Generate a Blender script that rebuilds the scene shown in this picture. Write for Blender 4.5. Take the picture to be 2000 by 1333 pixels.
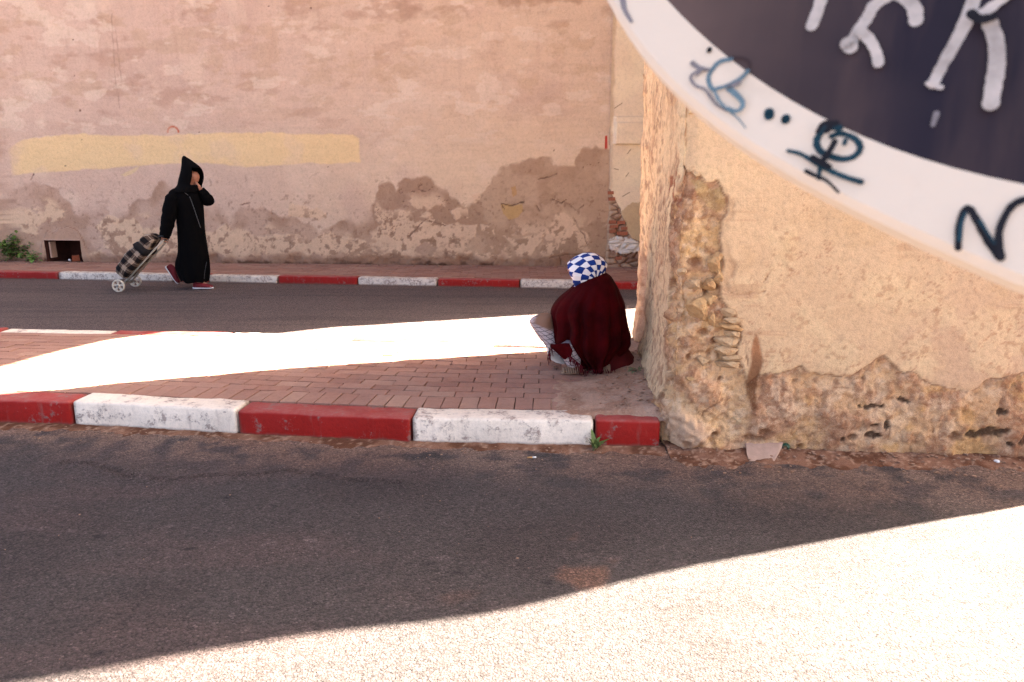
import bpy, bmesh, math, random
import numpy as np
from mathutils import Vector, Matrix

for _o in list(bpy.data.objects):
    bpy.data.objects.remove(_o)
SC = bpy.context.scene
COL = SC.collection
random.seed(7)

# ------------------------------------------------------------------ camera
F_PX, CAM_H = 1450.0, 1.5                      # focal length in pixels of a 2000 px wide frame
PITCH = math.atan(338.0 / F_PX)
SP, CP = math.sin(PITCH), math.cos(PITCH)
cam_d = bpy.data.cameras.new('camera')
cam = bpy.data.objects.new('camera', cam_d)
COL.objects.link(cam)
cam.location = (0, 0, CAM_H)
cam.rotation_euler = (math.pi / 2 - PITCH, 0, 0)
cam_d.sensor_width = 36.0
cam_d.lens = F_PX / 2000.0 * 36.0
cam_d.clip_start, cam_d.clip_end = 0.02, 2000
cam_d.dof.use_dof = True
cam_d.dof.focus_distance = 6.0
cam_d.dof.aperture_fstop = 10.0
SC.camera = cam

# ------------------------------------------------------------------ sky, sun, exposure
SUN_EL = math.radians(40)
SUN_AZ = (1.0, 0.315)                          # horizontal direction towards the sun
_n = math.hypot(*SUN_AZ)
TO_SUN = Vector((SUN_AZ[0] / _n * math.cos(SUN_EL), SUN_AZ[1] / _n * math.cos(SUN_EL), math.sin(SUN_EL)))
world = bpy.data.worlds.new('World')
SC.world = world
world.use_nodes = True
wn = world.node_tree.nodes
sky = wn.new('ShaderNodeTexSky')
sky.sky_type = 'NISHITA'
sky.sun_disc = False
sky.sun_elevation = SUN_EL
sky.sun_rotation = math.atan2(TO_SUN.x, TO_SUN.y)
sky.air_density = 0.25
sky.dust_density = 2.2
sky.ozone_density = 0.5
world.node_tree.links.new(sky.outputs[0], wn['Background'].inputs[0])
wn['Background'].inputs[1].default_value = 0.05
sun_d = bpy.data.lights.new('sun', 'SUN')
sun_d.energy = 4.5
sun_d.angle = math.radians(0.5)
sun_d.color = (1.0, 0.985, 0.965)
sun = bpy.data.objects.new('sun', sun_d)
COL.objects.link(sun)
sun.rotation_euler = TO_SUN.to_track_quat('Z', 'Y').to_euler()
sun.location = (20, 10, 20)
vs = SC.view_settings
vs.view_transform = 'Standard'
vs.look = 'None'
vs.gamma = 1.0
vs.use_curve_mapping = False
vs.exposure = 4.66
vs.use_white_balance = True                       # photographed with a shade white balance
vs.white_balance_temperature = 7700
vs.white_balance_tint = 10
SC.cycles.use_denoising = True
SC.cycles.denoiser = 'OPENIMAGEDENOISE'
SC.cycles.denoising_prefilter = 'NONE'
SC.cycles.max_bounces = 8
SC.cycles.diffuse_bounces = 5

# ------------------------------------------------------------------ numeric helpers
def ray(px, py):
    dx, dy = (px - 1000.0) / F_PX, (666.5 - py) / F_PX
    return np.array([dx, CP + dy * SP, -SP + dy * CP])

def on_z(px, py, z=0.0):
    r = ray(px, py)
    t = (z - CAM_H) / r[2]
    return np.array([0, 0, CAM_H]) + r * t

def on_plane(px, py, p0, n):
    r = ray(px, py)
    c = np.array([0, 0, CAM_H])
    return c + r * (np.dot(np.array(p0) - c, n) / np.dot(r, n))

def hsh(ix, iy, seed):
    n = ix.astype(np.int64) * 374761393 + iy.astype(np.int64) * 668265263 + seed * 974634777
    n = (n ^ (n >> 13)) * 1274126177
    n = n ^ (n >> 16)
    return (n & 0xFFFFFF).astype(np.float64) / 16777215.0

def vn(x, y, seed=0):
    xi, yi = np.floor(x), np.floor(y)
    fx, fy = x - xi, y - yi
    fx = fx * fx * fx * (fx * (fx * 6 - 15) + 10)
    fy = fy * fy * fy * (fy * (fy * 6 - 15) + 10)
    a, b = hsh(xi, yi, seed), hsh(xi + 1, yi, seed)
    c, d = hsh(xi, yi + 1, seed), hsh(xi + 1, yi + 1, seed)
    return (a + (b - a) * fx) * (1 - fy) + (c + (d - c) * fx) * fy

def fbm(x, y, sc=1.0, octv=5, seed=0, gain=0.5):
    x, y = np.asarray(x, float) / sc, np.asarray(y, float) / sc
    s, a, tot = 0, 1.0, 0
    for o in range(octv):
        s = s + a * vn(x, y, seed + o * 17)
        tot += a
        a *= gain
        x, y = 1.94 * x + 0.61 * y + 11.3, 1.94 * y - 0.61 * x - 7.7
    return s / tot                                   # about 0..1, mean .5

def voro(x, y, sc, seed=0):
    x, y = np.asarray(x, float) / sc, np.asarray(y, float) / sc
    xi, yi = np.floor(x), np.floor(y)
    f1 = np.full(x.shape, 9.0); f2 = f1.copy(); cid = np.zeros(x.shape)
    for i in (-1, 0, 1):
        for j in (-1, 0, 1):
            cx, cy = xi + i, yi + j
            px, py = cx + hsh(cx, cy, seed), cy + hsh(cx, cy, seed + 5)
            d = np.hypot(px - x, py - y)
            h = hsh(cx, cy, seed + 9)
            nearer = d < f1
            f2 = np.where(nearer, f1, np.minimum(f2, d))
            cid = np.where(nearer, h, cid)
            f1 = np.where(nearer, d, f1)
    return f1, f2 - f1, cid

def sst(a, b, x):
    t = np.clip((x - a) / (b - a), 0, 1)
    return t * t * (3 - 2 * t)

def sdf(x, y, poly):
    """signed distance to a polygon, negative inside"""
    d = np.full(x.shape, 1e9); ins = np.zeros(x.shape, bool)
    n = len(poly)
    for i in range(n):
        x0, y0 = poly[i]; x1, y1 = poly[(i + 1) % n]
        ex, ey = x1 - x0, y1 - y0
        t = np.clip(((x - x0) * ex + (y - y0) * ey) / (ex * ex + ey * ey + 1e-12), 0, 1)
        d = np.minimum(d, np.hypot(x - x0 - t * ex, y - y0 - t * ey))
        if y0 != y1:
            c = ((y0 > y) != (y1 > y)) & (x < (x1 - x0) * (y - y0) / (y1 - y0) + x0)
            ins ^= c
    return np.where(ins, -d, d)

def pline(x, y, pts):
    d = np.full(x.shape, 1e9)
    for (x0, y0), (x1, y1) in zip(pts[:-1], pts[1:]):
        ex, ey = x1 - x0, y1 - y0
        t = np.clip(((x - x0) * ex + (y - y0) * ey) / (ex * ex + ey * ey + 1e-12), 0, 1)
        d = np.minimum(d, np.hypot(x - x0 - t * ex, y - y0 - t * ey))
    return d

GAIN = 1.25
def lin(c):
    c = np.array(c, float) / 255.0
    return np.where(c <= 0.04045, c / 12.92, ((c + 0.055) / 1.055) ** 2.4)
def alb(r, g, b, k=1.0):
    return lin((r, g, b)) / GAIN * k
def alb4(r, g, b, k=1.0):
    return tuple(alb(r, g, b, k)) + (1.0,)
def mix(a, b, m):
    return a + (b - a) * np.asarray(m)[..., None]

# ------------------------------------------------------------------ materials
class NT:
    def __init__(s, name):
        s.m = bpy.data.materials.new(name); s.m.use_nodes = True
        s.t = s.m.node_tree; s.n = s.t.nodes
        s.b = s.n['Principled BSDF']
        s.b.inputs['Specular IOR Level'].default_value = 0.25
    def add(s, typ, **kw):
        nd = s.n.new(typ)
        for k, v in kw.items():
            if k in nd.inputs: nd.inputs[k].default_value = v
            else: setattr(nd, k, v)
        return nd
    def link(s, a, b): s.t.links.new(a, b)
    def coord(s, kind='Object'):
        return s.add('ShaderNodeTexCoord').outputs[kind]
    def noise(s, vec, scale, detail=4, rough=0.6):
        nd = s.add('ShaderNodeTexNoise', Scale=scale, Detail=detail, Roughness=rough)
        s.link(vec, nd.inputs['Vector']); return nd.outputs['Fac']
    def ramp(s, fac, stops):
        nd = s.add('ShaderNodeValToRGB')
        e = nd.color_ramp.elements
        while len(e) < len(stops): e.new(0.5)
        for k, (p, c) in enumerate(stops):
            e[k].position = p
            e[k].color = (c, c, c, 1) if isinstance(c, (int, float)) else tuple(c)[:3] + (1,)
        s.link(fac, nd.inputs[0]); return nd.outputs[0]
    def mul(s, col, fac):
        nd = s.add('ShaderNodeMix', data_type='RGBA', blend_type='MULTIPLY')
        nd.inputs[0].default_value = 1.0
        s.link(col, nd.inputs[6]) if hasattr(col, 'links') else setattr(nd.inputs[6], 'default_value', col)
        s.link(fac, nd.inputs[7]); return nd.outputs[2]
    def mixc(s, fac, a, b):
        nd = s.add('ShaderNodeMix', data_type='RGBA')
        s.link(fac, nd.inputs[0])
        for sock, v in ((nd.inputs[6], a), (nd.inputs[7], b)):
            if hasattr(v, 'links'): s.link(v, sock)
            else: sock.default_value = tuple(v)[:3] + (1,)
        return nd.outputs[2]
    def math(s, op, a, b=None):
        nd = s.add('ShaderNodeMath', operation=op)
        for k, v in enumerate((a, b)):
            if v is None: continue
            if hasattr(v, 'links'): s.link(v, nd.inputs[k])
            else: nd.inputs[k].default_value = v
        return nd.outputs[0]
    def bump(s, h, dist, strength=1.0, prev=None):
        nd = s.add('ShaderNodeBump', Strength=strength, Distance=dist)
        s.link(h, nd.inputs['Height'])
        if prev: s.link(prev, nd.inputs['Normal'])
        return nd.outputs[0]
    def out(s, col=None, rough=None, normal=None):
        if col is not None:
            if hasattr(col, 'links'): s.link(col, s.b.inputs['Base Color'])
            else: s.b.inputs['Base Color'].default_value = tuple(col)[:3] + (1,)
        if rough is not None:
            if hasattr(rough, 'links'): s.link(rough, s.b.inputs['Roughness'])
            else: s.b.inputs['Roughness'].default_value = rough
        if normal is not None: s.link(normal, s.b.inputs['Normal'])
        return s.m

def mat_painted(name, fine=60, fdist=0.004, grit=0.25, rough=0.92, spec=0.15):
    """surface whose colours are stored on the mesh (attribute Col), with fine grain and relief"""
    t = NT(name)
    t.b.inputs['Specular IOR Level'].default_value = spec
    att = t.add('ShaderNodeAttribute', attribute_name='Col')
    a = att.outputs['Color']; al = att.outputs['Alpha']
    v = t.coord()
    n1 = t.noise(v, fine, 6, 0.7)
    n2 = t.noise(v, fine * 4.1, 4, 0.7)
    g = t.ramp(n1, [(0.25, 1 - grit), (0.5, 1.0), (0.8, 1 + grit * 0.45)])
    g2 = t.ramp(n2, [(0.3, 1 - grit * 0.7), (0.55, 1.0), (0.8, 1 + grit * 0.3)])
    c = t.mul(t.mul(a, g), g2)
    # crumbling, open-textured places (alpha of the attribute): pits, grains, sharp little ledges
    n5 = t.noise(v, 34, 8, 0.72); n6 = t.noise(v, 95, 6, 0.75)
    pit = t.math('MULTIPLY', t.ramp(n6, [(0.34, 1.0), (0.44, 0.0)]), al)
    pit2 = t.math('MULTIPLY', t.ramp(n5, [(0.33, 1.0), (0.42, 0.0)]), al)
    c = t.mixc(t.math('MULTIPLY', pit, 0.5), c, alb(160, 106, 72))
    c = t.mixc(t.math('MULTIPLY', pit2, 0.5), c, alb(146, 96, 66))
    hi = t.math('MULTIPLY', t.ramp(n6, [(0.56, 0.0), (0.68, 1.0)]), al)
    c = t.mixc(t.math('MULTIPLY', hi, 0.45), c, alb(238, 214, 184))
    b = t.bump(n1, fdist)
    b = t.bump(n2, fdist * 0.35, 1.0, b)
    b = t.bump(t.math('MULTIPLY', n5, al), 0.016, 0.8, b)
    b = t.bump(t.math('MULTIPLY', n6, al), 0.005, 0.8, b)
    return t.out(c, rough, b)

def mat_plain(name, col, rough=0.85, var=0.2, scale=25, bump=0.002, spec=0.25, metallic=0.0):
    t = NT(name)
    t.b.inputs['Specular IOR Level'].default_value = spec
    t.b.inputs['Metallic'].default_value = metallic
    v = t.coord()
    n = t.noise(v, scale, 5, 0.65)
    g = t.ramp(n, [(0.25, 1 - var), (0.55, 1.0), (0.8, 1 + var * 0.5)])
    c = t.mul(tuple(col)[:3] + (1,), g)
    return t.out(c, rough, t.bump(n, bump) if bump else None)

# ------------------------------------------------------------------ mesh helpers
def obj(name, verts, faces, mat=None, parent=None, smooth=False, colors=None, loc=None):
    me = bpy.data.meshes.new(name)
    verts = np.asarray(verts, float)
    me.from_pydata(verts.tolist() if not isinstance(verts, list) else verts, [], faces if isinstance(faces, list) else faces.tolist())
    if colors is not None:
        at = me.attributes.new('Col', 'FLOAT_COLOR', 'POINT')
        c4 = np.ones((len(verts), 4), np.float32); c4[:, :3] = np.clip(colors[:, :3], 0.002, 0.9)
        c4[:, 3] = colors[:, 3] if colors.shape[1] == 4 else 0.0
        at.data.foreach_set('color', c4.ravel())
    if smooth:
        me.shade_smooth()
    me.update()
    if mat: me.materials.append(mat)
    o = bpy.data.objects.new(name, me)
    COL.objects.link(o)
    if parent: o.parent = parent
    if loc is not None: o.location = loc
    return o

def from_bm(name, bm, mat, parent=None, smooth=False):
    bmesh.ops.recalc_face_normals(bm, faces=bm.faces)
    me = bpy.data.meshes.new(name); bm.to_mesh(me); bm.free()
    if smooth: me.shade_smooth()
    me.materials.append(mat)
    o = bpy.data.objects.new(name, me); COL.objects.link(o)
    if parent: o.parent = parent
    return o

def empty(name, loc=(0, 0, 0), rz=0):
    o = bpy.data.objects.new(name, None); COL.objects.link(o)
    o.location = loc; o.rotation_euler = (0, 0, rz); o.empty_display_size = 0.1
    return o

def tag(o, label, cat, group=None):
    o['label'] = label; o['category'] = cat
    if group: o['group'] = group
    return o
def structure(o):
    o['kind'] = 'structure'; return o
def stuff(o, label=None, cat=None):
    o['kind'] = 'stuff'
    if label: o['label'] = label
    if cat: o['category'] = cat
    return o

def grid_faces(nx, ny, keep=None):
    i, j = np.meshgrid(np.arange(nx - 1), np.arange(ny - 1), indexing='ij')
    a = (i * ny + j).ravel()
    f = np.stack([a, a + ny, a + ny + 1, a + 1], 1)
    if keep is not None: f = f[keep.ravel()]
    return f

def loft(rings, cap0=True, cap1=True, skip=None, close=True):
    n = len(rings[0]); vs_ = [tuple(p) for r in rings for p in r]; fs = []
    for k in range(len(rings) - 1):
        for i in range(n if close else n - 1):
            if skip and skip(k, i): continue
            j = (i + 1) % n
            fs.append((k * n + i, k * n + j, (k + 1) * n + j, (k + 1) * n + i))
    if cap0: fs.append(tuple(range(n))[::-1])
    if cap1: fs.append(tuple((len(rings) - 1) * n + i for i in range(n)))
    return vs_, fs

def tube(path, rad, n=8):
    """rings round a path; rad is a number or one per point"""
    P = [Vector(p) for p in path]; rings = []
    up = None
    for k, p in enumerate(P):
        d = (P[min(k + 1, len(P) - 1)] - P[max(k - 1, 0)]).normalized()
        if up is None:
            up = d.orthogonal().normalized()
        else:
            up = (up - d * up.dot(d))
            up = up.normalized() if up.length > 1e-6 else d.orthogonal().normalized()
        s = d.cross(up)
        r = rad[k] if hasattr(rad, '__len__') else rad
        rings.append([p + (up * math.cos(a) + s * math.sin(a)) * r for a in (2 * math.pi * i / n for i in range(n))])
    return loft(rings)

def join(parts):
    V, Fc = [], []
    for v, f in parts:
        o = len(V); V += [tuple(p) for p in v]; Fc += [tuple(i + o for i in q) for q in f]
    return V, Fc

def box(x0, x1, y0, y1, z0, z1):
    v = [(x, y, z) for x in (x0, x1) for y in (y0, y1) for z in (z0, z1)]
    f = [(0, 1, 3, 2), (4, 6, 7, 5), (0, 4, 5, 1), (2, 3, 7, 6), (0, 2, 6, 4), (1, 5, 7, 3)]
    return v, f

def bevel_mesh(name, v, f, width, seg=2, jitter=0, mat=None, seed=0, cuts=0):
    bm = bmesh.new()
    bv = [bm.verts.new(p) for p in v]
    for q in f: bm.faces.new([bv[i] for i in q])
    if cuts: bmesh.ops.subdivide_edges(bm, edges=bm.edges[:], cuts=cuts, use_grid_fill=True)
    if jitter:
        rg = random.Random(seed)
        for q in bm.verts:
            q.co += Vector((rg.uniform(-1, 1), rg.uniform(-1, 1), rg.uniform(-1, 1))) * jitter
    sharp = [e for e in bm.edges if len(e.link_faces) == 2 and e.calc_face_angle(0) > 0.7]
    bmesh.ops.bevel(bm, geom=sharp, offset=width, segments=seg, affect='EDGES', profile=0.6)
    bmesh.ops.recalc_face_normals(bm, faces=bm.faces)
    me = bpy.data.meshes.new(name); bm.to_mesh(me); bm.free()
    if mat: me.materials.append(mat)
    return me

def place(name, me, parent=None, loc=(0, 0, 0), rot=(0, 0, 0), scale=None):
    o = bpy.data.objects.new(name, me); COL.objects.link(o)
    if parent: o.parent = parent
    o.location = loc; o.rotation_euler = rot
    if scale: o.scale = scale
    return o

def rock_mesh(name, mat, seed, rough=0.18, sub=2, flat=1.0):
    bm = bmesh.new(); bmesh.ops.create_icosphere(bm, subdivisions=sub, radius=1.0)
    rg = np.random.default_rng(seed)
    dirs = rg.normal(size=(9, 3)); dirs /= np.linalg.norm(dirs, axis=1)[:, None]
    lim = rg.uniform(0.42, 0.85, 9)
    for q in bm.verts:
        p = np.array(q.co)
        for d, l in zip(dirs, lim):                  # planar cuts give a broken-stone look
            e = p @ d - l
            if e > 0: p = p - d * e
        p = p * (1 + rough * (rg.random() - 0.5) * 0.5)
        q.co = p
    me = bpy.data.meshes.new(name); bm.to_mesh(me); bm.free()
    me.materials.append(mat)
    return me

# ================================================================== GROUND AND ROAD
def wear_line(pts_px, z=0.0):
    return [tuple(on_z(a, b, z)[:2]) for a, b in pts_px]

KERB_FRONT = [tuple(on_z(a, b)[:2]) for a, b in
              [(0, 828), (145, 832), (465, 850), (804, 866), (1160, 873), (1290, 875)]]
_k0 = np.array(KERB_FRONT[0]); _k1 = np.array(KERB_FRONT[1])
_dir = (_k0 - _k1) / np.linalg.norm(_k0 - _k1)
KERB_FRONT[0] = tuple(_k1 + _dir * 1.05)             # the kerb goes on to the left of the frame
for _i in range(2):
    KERB_FRONT.insert(0, tuple(np.array(KERB_FRONT[0]) + _dir * 1.05))
KX = np.array([p[0] for p in KERB_FRONT]); KY = np.array([p[1] for p in KERB_FRONT])
def kerb_y(x):
    return np.interp(x, KX, KY)
KERB_H = 0.15
FARK = [tuple(on_z(a, b)[:2]) for a, b in [(0, 545.5), (113, 547), (545, 553), (855, 558), (1015, 563), (1200, 568)]]
FX = np.array([p[0] for p in FARK]); FY = np.array([p[1] for p in FARK])
_pf = np.polyfit(FX, FY, 1)
def fark_y(x):
    return np.polyval(_pf, x)
BACK = [tuple(on_z(a, b, KERB_H)[:2]) for a, b in [(18, 641.6), (234, 644.7), (464, 649), (700, 658), (1071, 667.5)]]
_pb = np.polyfit([p[0] for p in BACK], [p[1] for p in BACK], 2)
def back_y(x):                                       # outer edge of the island pavement's far kerb
    x = np.asarray(x, float)
    xc = np.clip(x, -4.5, 0.4)
    return np.polyval(_pb, xc) + (x - xc) * np.polyval(np.polyder(_pb), xc)

t = NT('asphalt')
a = t.add('ShaderNodeAttribute', attribute_name='Col').outputs['Color']
v = t.coord()
vor = t.add('ShaderNodeTexVoronoi', Scale=115.0); t.link(v, vor.inputs['Vector'])
vo2 = t.add('ShaderNodeTexVoronoi', Scale=260.0); t.link(v, vo2.inputs['Vector'])
nz = t.noise(v, 38, 7, 0.75)
nf = t.noise(v, 170, 3, 0.7)
cellv = t.add('ShaderNodeSeparateColor'); t.link(vor.outputs['Color'], cellv.inputs[0])
g = t.ramp(cellv.outputs[0], [(0.0, 0.5), (0.5, 1.0), (0.9, 1.14), (1.0, 1.8)])
g2 = t.ramp(vor.outputs['Distance'], [(0.25, 1.06), (0.75, 0.72)])
g3 = t.ramp(nz, [(0.25, 0.72), (0.5, 1.0), (0.8, 1.22)])
g4 = t.ramp(nf, [(0.32, 0.22), (0.44, 0.95), (0.75, 1.2)])
c = t.mul(t.mul(t.mul(t.mul(a, g), g2), g3), g4)
hv = t.math('SUBTRACT', 1.0, vor.outputs['Distance'])
b1 = t.bump(nz, 0.02, 0.8)
b1 = t.bump(hv, 0.009, 1.0, b1)
b1 = t.bump(nf, 0.008, 1.0, b1)
M_ASPH = t.out(c, 0.85, b1)
t.b.inputs['Specular IOR Level'].default_value = 0.3

gm = mat_plain('dusty_earth', alb(150, 112, 95), 0.95, 0.3, 3, 0.01)
ground = structure(obj('ground', [(-900, -900, -0.03), (900, -900, -0.03), (900, 900, -0.03), (-900, 900, -0.03)], [(0, 1, 2, 3)], gm))

xs = np.concatenate([np.linspace(-60, -12, 13), np.linspace(-11, -3.5, 26), np.arange(-3.45, 3.05, 0.022), np.linspace(3.1, 8, 18), np.linspace(10, 60, 12)])
ys = np.concatenate([np.linspace(-50, 0, 12), np.linspace(0.4, 1.45, 8), np.arange(1.5, 4.95, 0.022), np.arange(5, 12.6, 0.06), [14, 20, 40, 60]])
X, Y = np.meshgrid(xs, ys, indexing='ij')
Z = (fbm(X, Y, 0.9, 4, 3) - 0.5) * 0.012 * ((Y < 12))
crk = wear_line([(130, 905), (200, 912), (262, 935), (330, 940), (420, 930), (500, 932), (550, 920), (620, 932), (680, 941), (780, 946)])
dcr = pline(X + (fbm(X, Y, .05, 3, 8) - .5) * .05, Y + (fbm(X, Y, .05, 3, 9) - .5) * .05, crk)
Z += 0.016 * np.exp(-(dcr / 0.045) ** 2) - 0.022 * np.exp(-(dcr / 0.016) ** 2)
Z += (fbm(X, Y, 0.12, 3, 21) - 0.5) * 0.004
# lower next to walls and under the pavements so nothing is coplanar
base = np.broadcast_to(alb(90, 80, 78), X.shape + (3,)).copy()
n1 = fbm(X, Y, 0.7, 5, 31); n2 = fbm(X * 0.35, Y * 1.3, 0.35, 5, 33)
base = mix(base, alb(76, 63, 61), sst(0.48, 0.72, n1) * 0.5)
base = mix(base, alb(104, 86, 83), sst(0.5, 0.72, n2) * 0.6)
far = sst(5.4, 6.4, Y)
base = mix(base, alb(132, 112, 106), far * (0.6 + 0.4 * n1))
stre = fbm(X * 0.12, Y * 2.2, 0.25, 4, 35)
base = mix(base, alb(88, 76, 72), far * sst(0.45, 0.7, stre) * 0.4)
# dust gathered along the kerb and the wall
edge_y = np.where(X < 0.82, kerb_y(X), 3.90 - 0.07 * X)
dk = edge_y - Y
wd = 0.42 + 0.35 * fbm(X, Y, 0.5, 4, 41) + 0.40 * sst(-0.6, 2.0, X)
dust = sst(0, 1, np.clip(1 - dk / wd, 0, 1)) * (Y < 5) * sst(0.28, 0.55, fbm(X, Y, 0.12, 5, 43) + 0.25 * (1 - np.clip(dk / 0.2, 0, 1)))
base = mix(base, mix(np.broadcast_to(alb(176, 146, 130), base.shape), alb(158, 116, 94), fbm(X, Y, 0.4, 4, 45)), np.clip(dust, 0, 1) * 0.9)
dk2 = fark_y(X) - Y
base = mix(base, alb(142, 110, 98), (Y > 6) * sst(0.5, 0.0, dk2) * 0.55 * sst(0.3, 0.6, fbm(X, Y, 0.3, 4, 47)))
base = mix(base, alb(60, 49, 48), sst(0.018, 0.003, dcr) * .5 * sst(.35, .6, fbm(X, Y, .09, 4, 58)))
# brown patch and oil spots
for poly, col_, w_ in (([(1082, 1112), (1110, 1104), (1160, 1106), (1192, 1112), (1180, 1130), (1178, 1146), (1130, 1145), (1098, 1136)], alb(142, 104, 86), .8),
                       ([(1180, 1091), (1200, 1091), (1200, 1100), (1182, 1101)], alb(138, 104, 88), .7),
                       ([(850, 1168), (905, 1150), (945, 1150), (930, 1170), (880, 1180)], alb(112, 86, 76), .6),
                       ([(1110, 1045), (1130, 1043), (1128, 1050), (1112, 1052)], alb(120, 88, 74), .7)):
    pp = wear_line(poly)
    d = sdf(X + (fbm(X, Y, .06, 4, 51) - .5) * .07, Y + (fbm(X, Y, .06, 4, 52) - .5) * .07, pp)
    base = mix(base, col_, sst(0.012, -0.02, d) * w_ * (0.6 + 0.5 * fbm(X, Y, 0.05, 3, 53)))
for (u_, v_, r_) in ((445, 972, .03), (365, 1074, .02), (192, 1048, .025), (835, 1100, .022), (895, 1117, .022), (1037, 1028, .02), (1071, 1138, .022), (192, 1277, .025), (790, 1150, .012)):
    p = on_z(u_, v_)
    d = np.hypot((X - p[0]) * 0.7, Y - p[1])
    base = mix(base, alb(40, 32, 34), sst(r_, r_ * 0.3, d + (fbm(X, Y, .03, 3, 57) - .5) * .02) * 0.8)
# pale scuffs in the direction of travel
for pts in ([(0, 1030), (110, 1034), (205, 1043)], [(300, 1026), (380, 1032)], [(430, 1058), (560, 1063)], [(560, 1055), (620, 1058)], [(740, 1080), (900, 1092), (1000, 1098)], [(1100, 1080), (1400, 1106)], [(140, 906), (290, 918)]):
    d = pline(X, Y, wear_line(pts))
    base = mix(base, alb(140, 122, 120), sst(0.016, 0.0, d) * 0.55 * sst(0.4, 0.6, fbm(X, Y, .05, 3, 61)))
base = base * 1.0
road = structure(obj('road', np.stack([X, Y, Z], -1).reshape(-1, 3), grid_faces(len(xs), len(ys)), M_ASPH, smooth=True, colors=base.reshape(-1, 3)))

# ================================================================== PAVEMENT OF THE ISLAND, KERBSTONES, BRICKS
def mat_paint_stone(name, col, chip, chip_amt, drip, rough=0.7):
    t = NT(name)
    v = t.coord()
    geo = t.add('ShaderNodeNewGeometry')
    wpos = geo.outputs['Position']
    n1 = t.noise(wpos, 9, 7, 0.72); n2 = t.noise(wpos, 45, 5, 0.7); n3 = t.noise(wpos, 2.2, 3, 0.5)
    mp = t.add('ShaderNodeMapping'); mp.inputs['Scale'].default_value = (14, 14, 1.6); t.link(wpos, mp.inputs[0])
    n4 = t.noise(mp.outputs[0], 1.5, 5, 0.65)
    c = t.mul(tuple(col) + (1,), t.ramp(n3, [(0.3, 0.86), (0.7, 1.1)]))
    c = t.mul(c, t.ramp(n2, [(0.25, 0.8), (0.5, 1.0), (0.8, 1.08)]))
    sep = t.add('ShaderNodeSeparateXYZ'); t.link(geo.outputs['Normal'], sep.inputs[0])
    top = t.ramp(sep.outputs[2], [(0.35, 0.0), (0.8, 1.0)])         # tread worn, dusty upper face
    scuff = t.math('MULTIPLY', top, t.ramp(n1, [(0.38, 0.35), (0.62, 1.0)]))
    c = t.mixc(t.math('MULTIPLY', scuff, drip), c, chip)
    ch = t.ramp(n1, [(0.60 - chip_amt, 0.0), (0.63 - chip_amt * 0.6, 1.0)])
    ch = t.math('MULTIPLY', ch, t.ramp(n2, [(0.42, 0.0), (0.56, 1.0)]))
    c = t.mixc(t.math('MULTIPLY', ch, 0.75), c, alb(135, 112, 105))
    dr = t.ramp(n4, [(0.58, 0.0), (0.72, 1.0)])
    c = t.mixc(t.math('MULTIPLY', dr, 0.35), c, alb(140, 105, 95))
    gx = t.add('ShaderNodeSeparateXYZ'); t.link(t.coord('Generated'), gx.inputs[0])
    ends = t.math('ABSOLUTE', t.math('SUBTRACT', gx.outputs[0], 0.5))
    ends = t.math('ADD', ends, t.math('MULTIPLY', t.math('SUBTRACT', n1, 0.5), 0.06))
    c = t.mixc(t.math('MULTIPLY', t.ramp(ends, [(0.475, 0.0), (0.50, 1.0)]), 0.7), c, alb(110, 80, 66))
    # soil splashed on the bottom edge
    sz = t.add('ShaderNodeSeparateXYZ'); t.link(wpos, sz.inputs[0])
    low = t.math('ADD', sz.outputs[2], t.math('MULTIPLY', t.math('SUBTRACT', n1, 0.5), 0.05))
    lo = t.ramp(low, [(0.004, 1.0), (0.022, 0.0)])
    c = t.mixc(t.math('MULTIPLY', lo, 0.8), c, alb(120, 88, 74))
    b = t.bump(n1, 0.006); b = t.bump(n2, 0.003, 1.0, b)
    return t.out(c, rough, b)
M_KRED = mat_paint_stone('red_kerb_paint', alb(164, 27, 18), alb(172, 100, 92), 0.035, 0.8)
M_KWHT = mat_paint_stone('white_kerb_paint', alb(240, 224, 204, 1.2), alb(210, 190, 174, 1.1), 0.085, 0.5)
M_KWHT2 = mat_paint_stone('worn_white_kerb_paint', alb(232, 218, 200, 1.1), alb(202, 186, 172), 0.16, 0.5)
M_BED = mat_plain('paving_sand', alb(104, 72, 58), 0.95, 0.35, 30, 0.004)

xs = np.arange(-9.0, 2.05, 0.05)
top_n = KERB_H - 0.022
V = []
ny_ = kerb_y(xs) + 0.17
fy_ = back_y(xs) - 0.05
for x, a_, b_ in zip(xs, ny_, fy_):
    V += [(x, a_, -0.02), (x, a_, top_n), (x, b_, top_n), (x, b_, -0.02)]
fc = []
for i in range(len(xs) - 1):
    for k in range(3):
        fc.append((i * 4 + k, (i + 1) * 4 + k, (i + 1) * 4 + k + 1, i * 4 + k + 1))
pavement = structure(obj('pavement', V, fc, M_BED))

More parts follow.
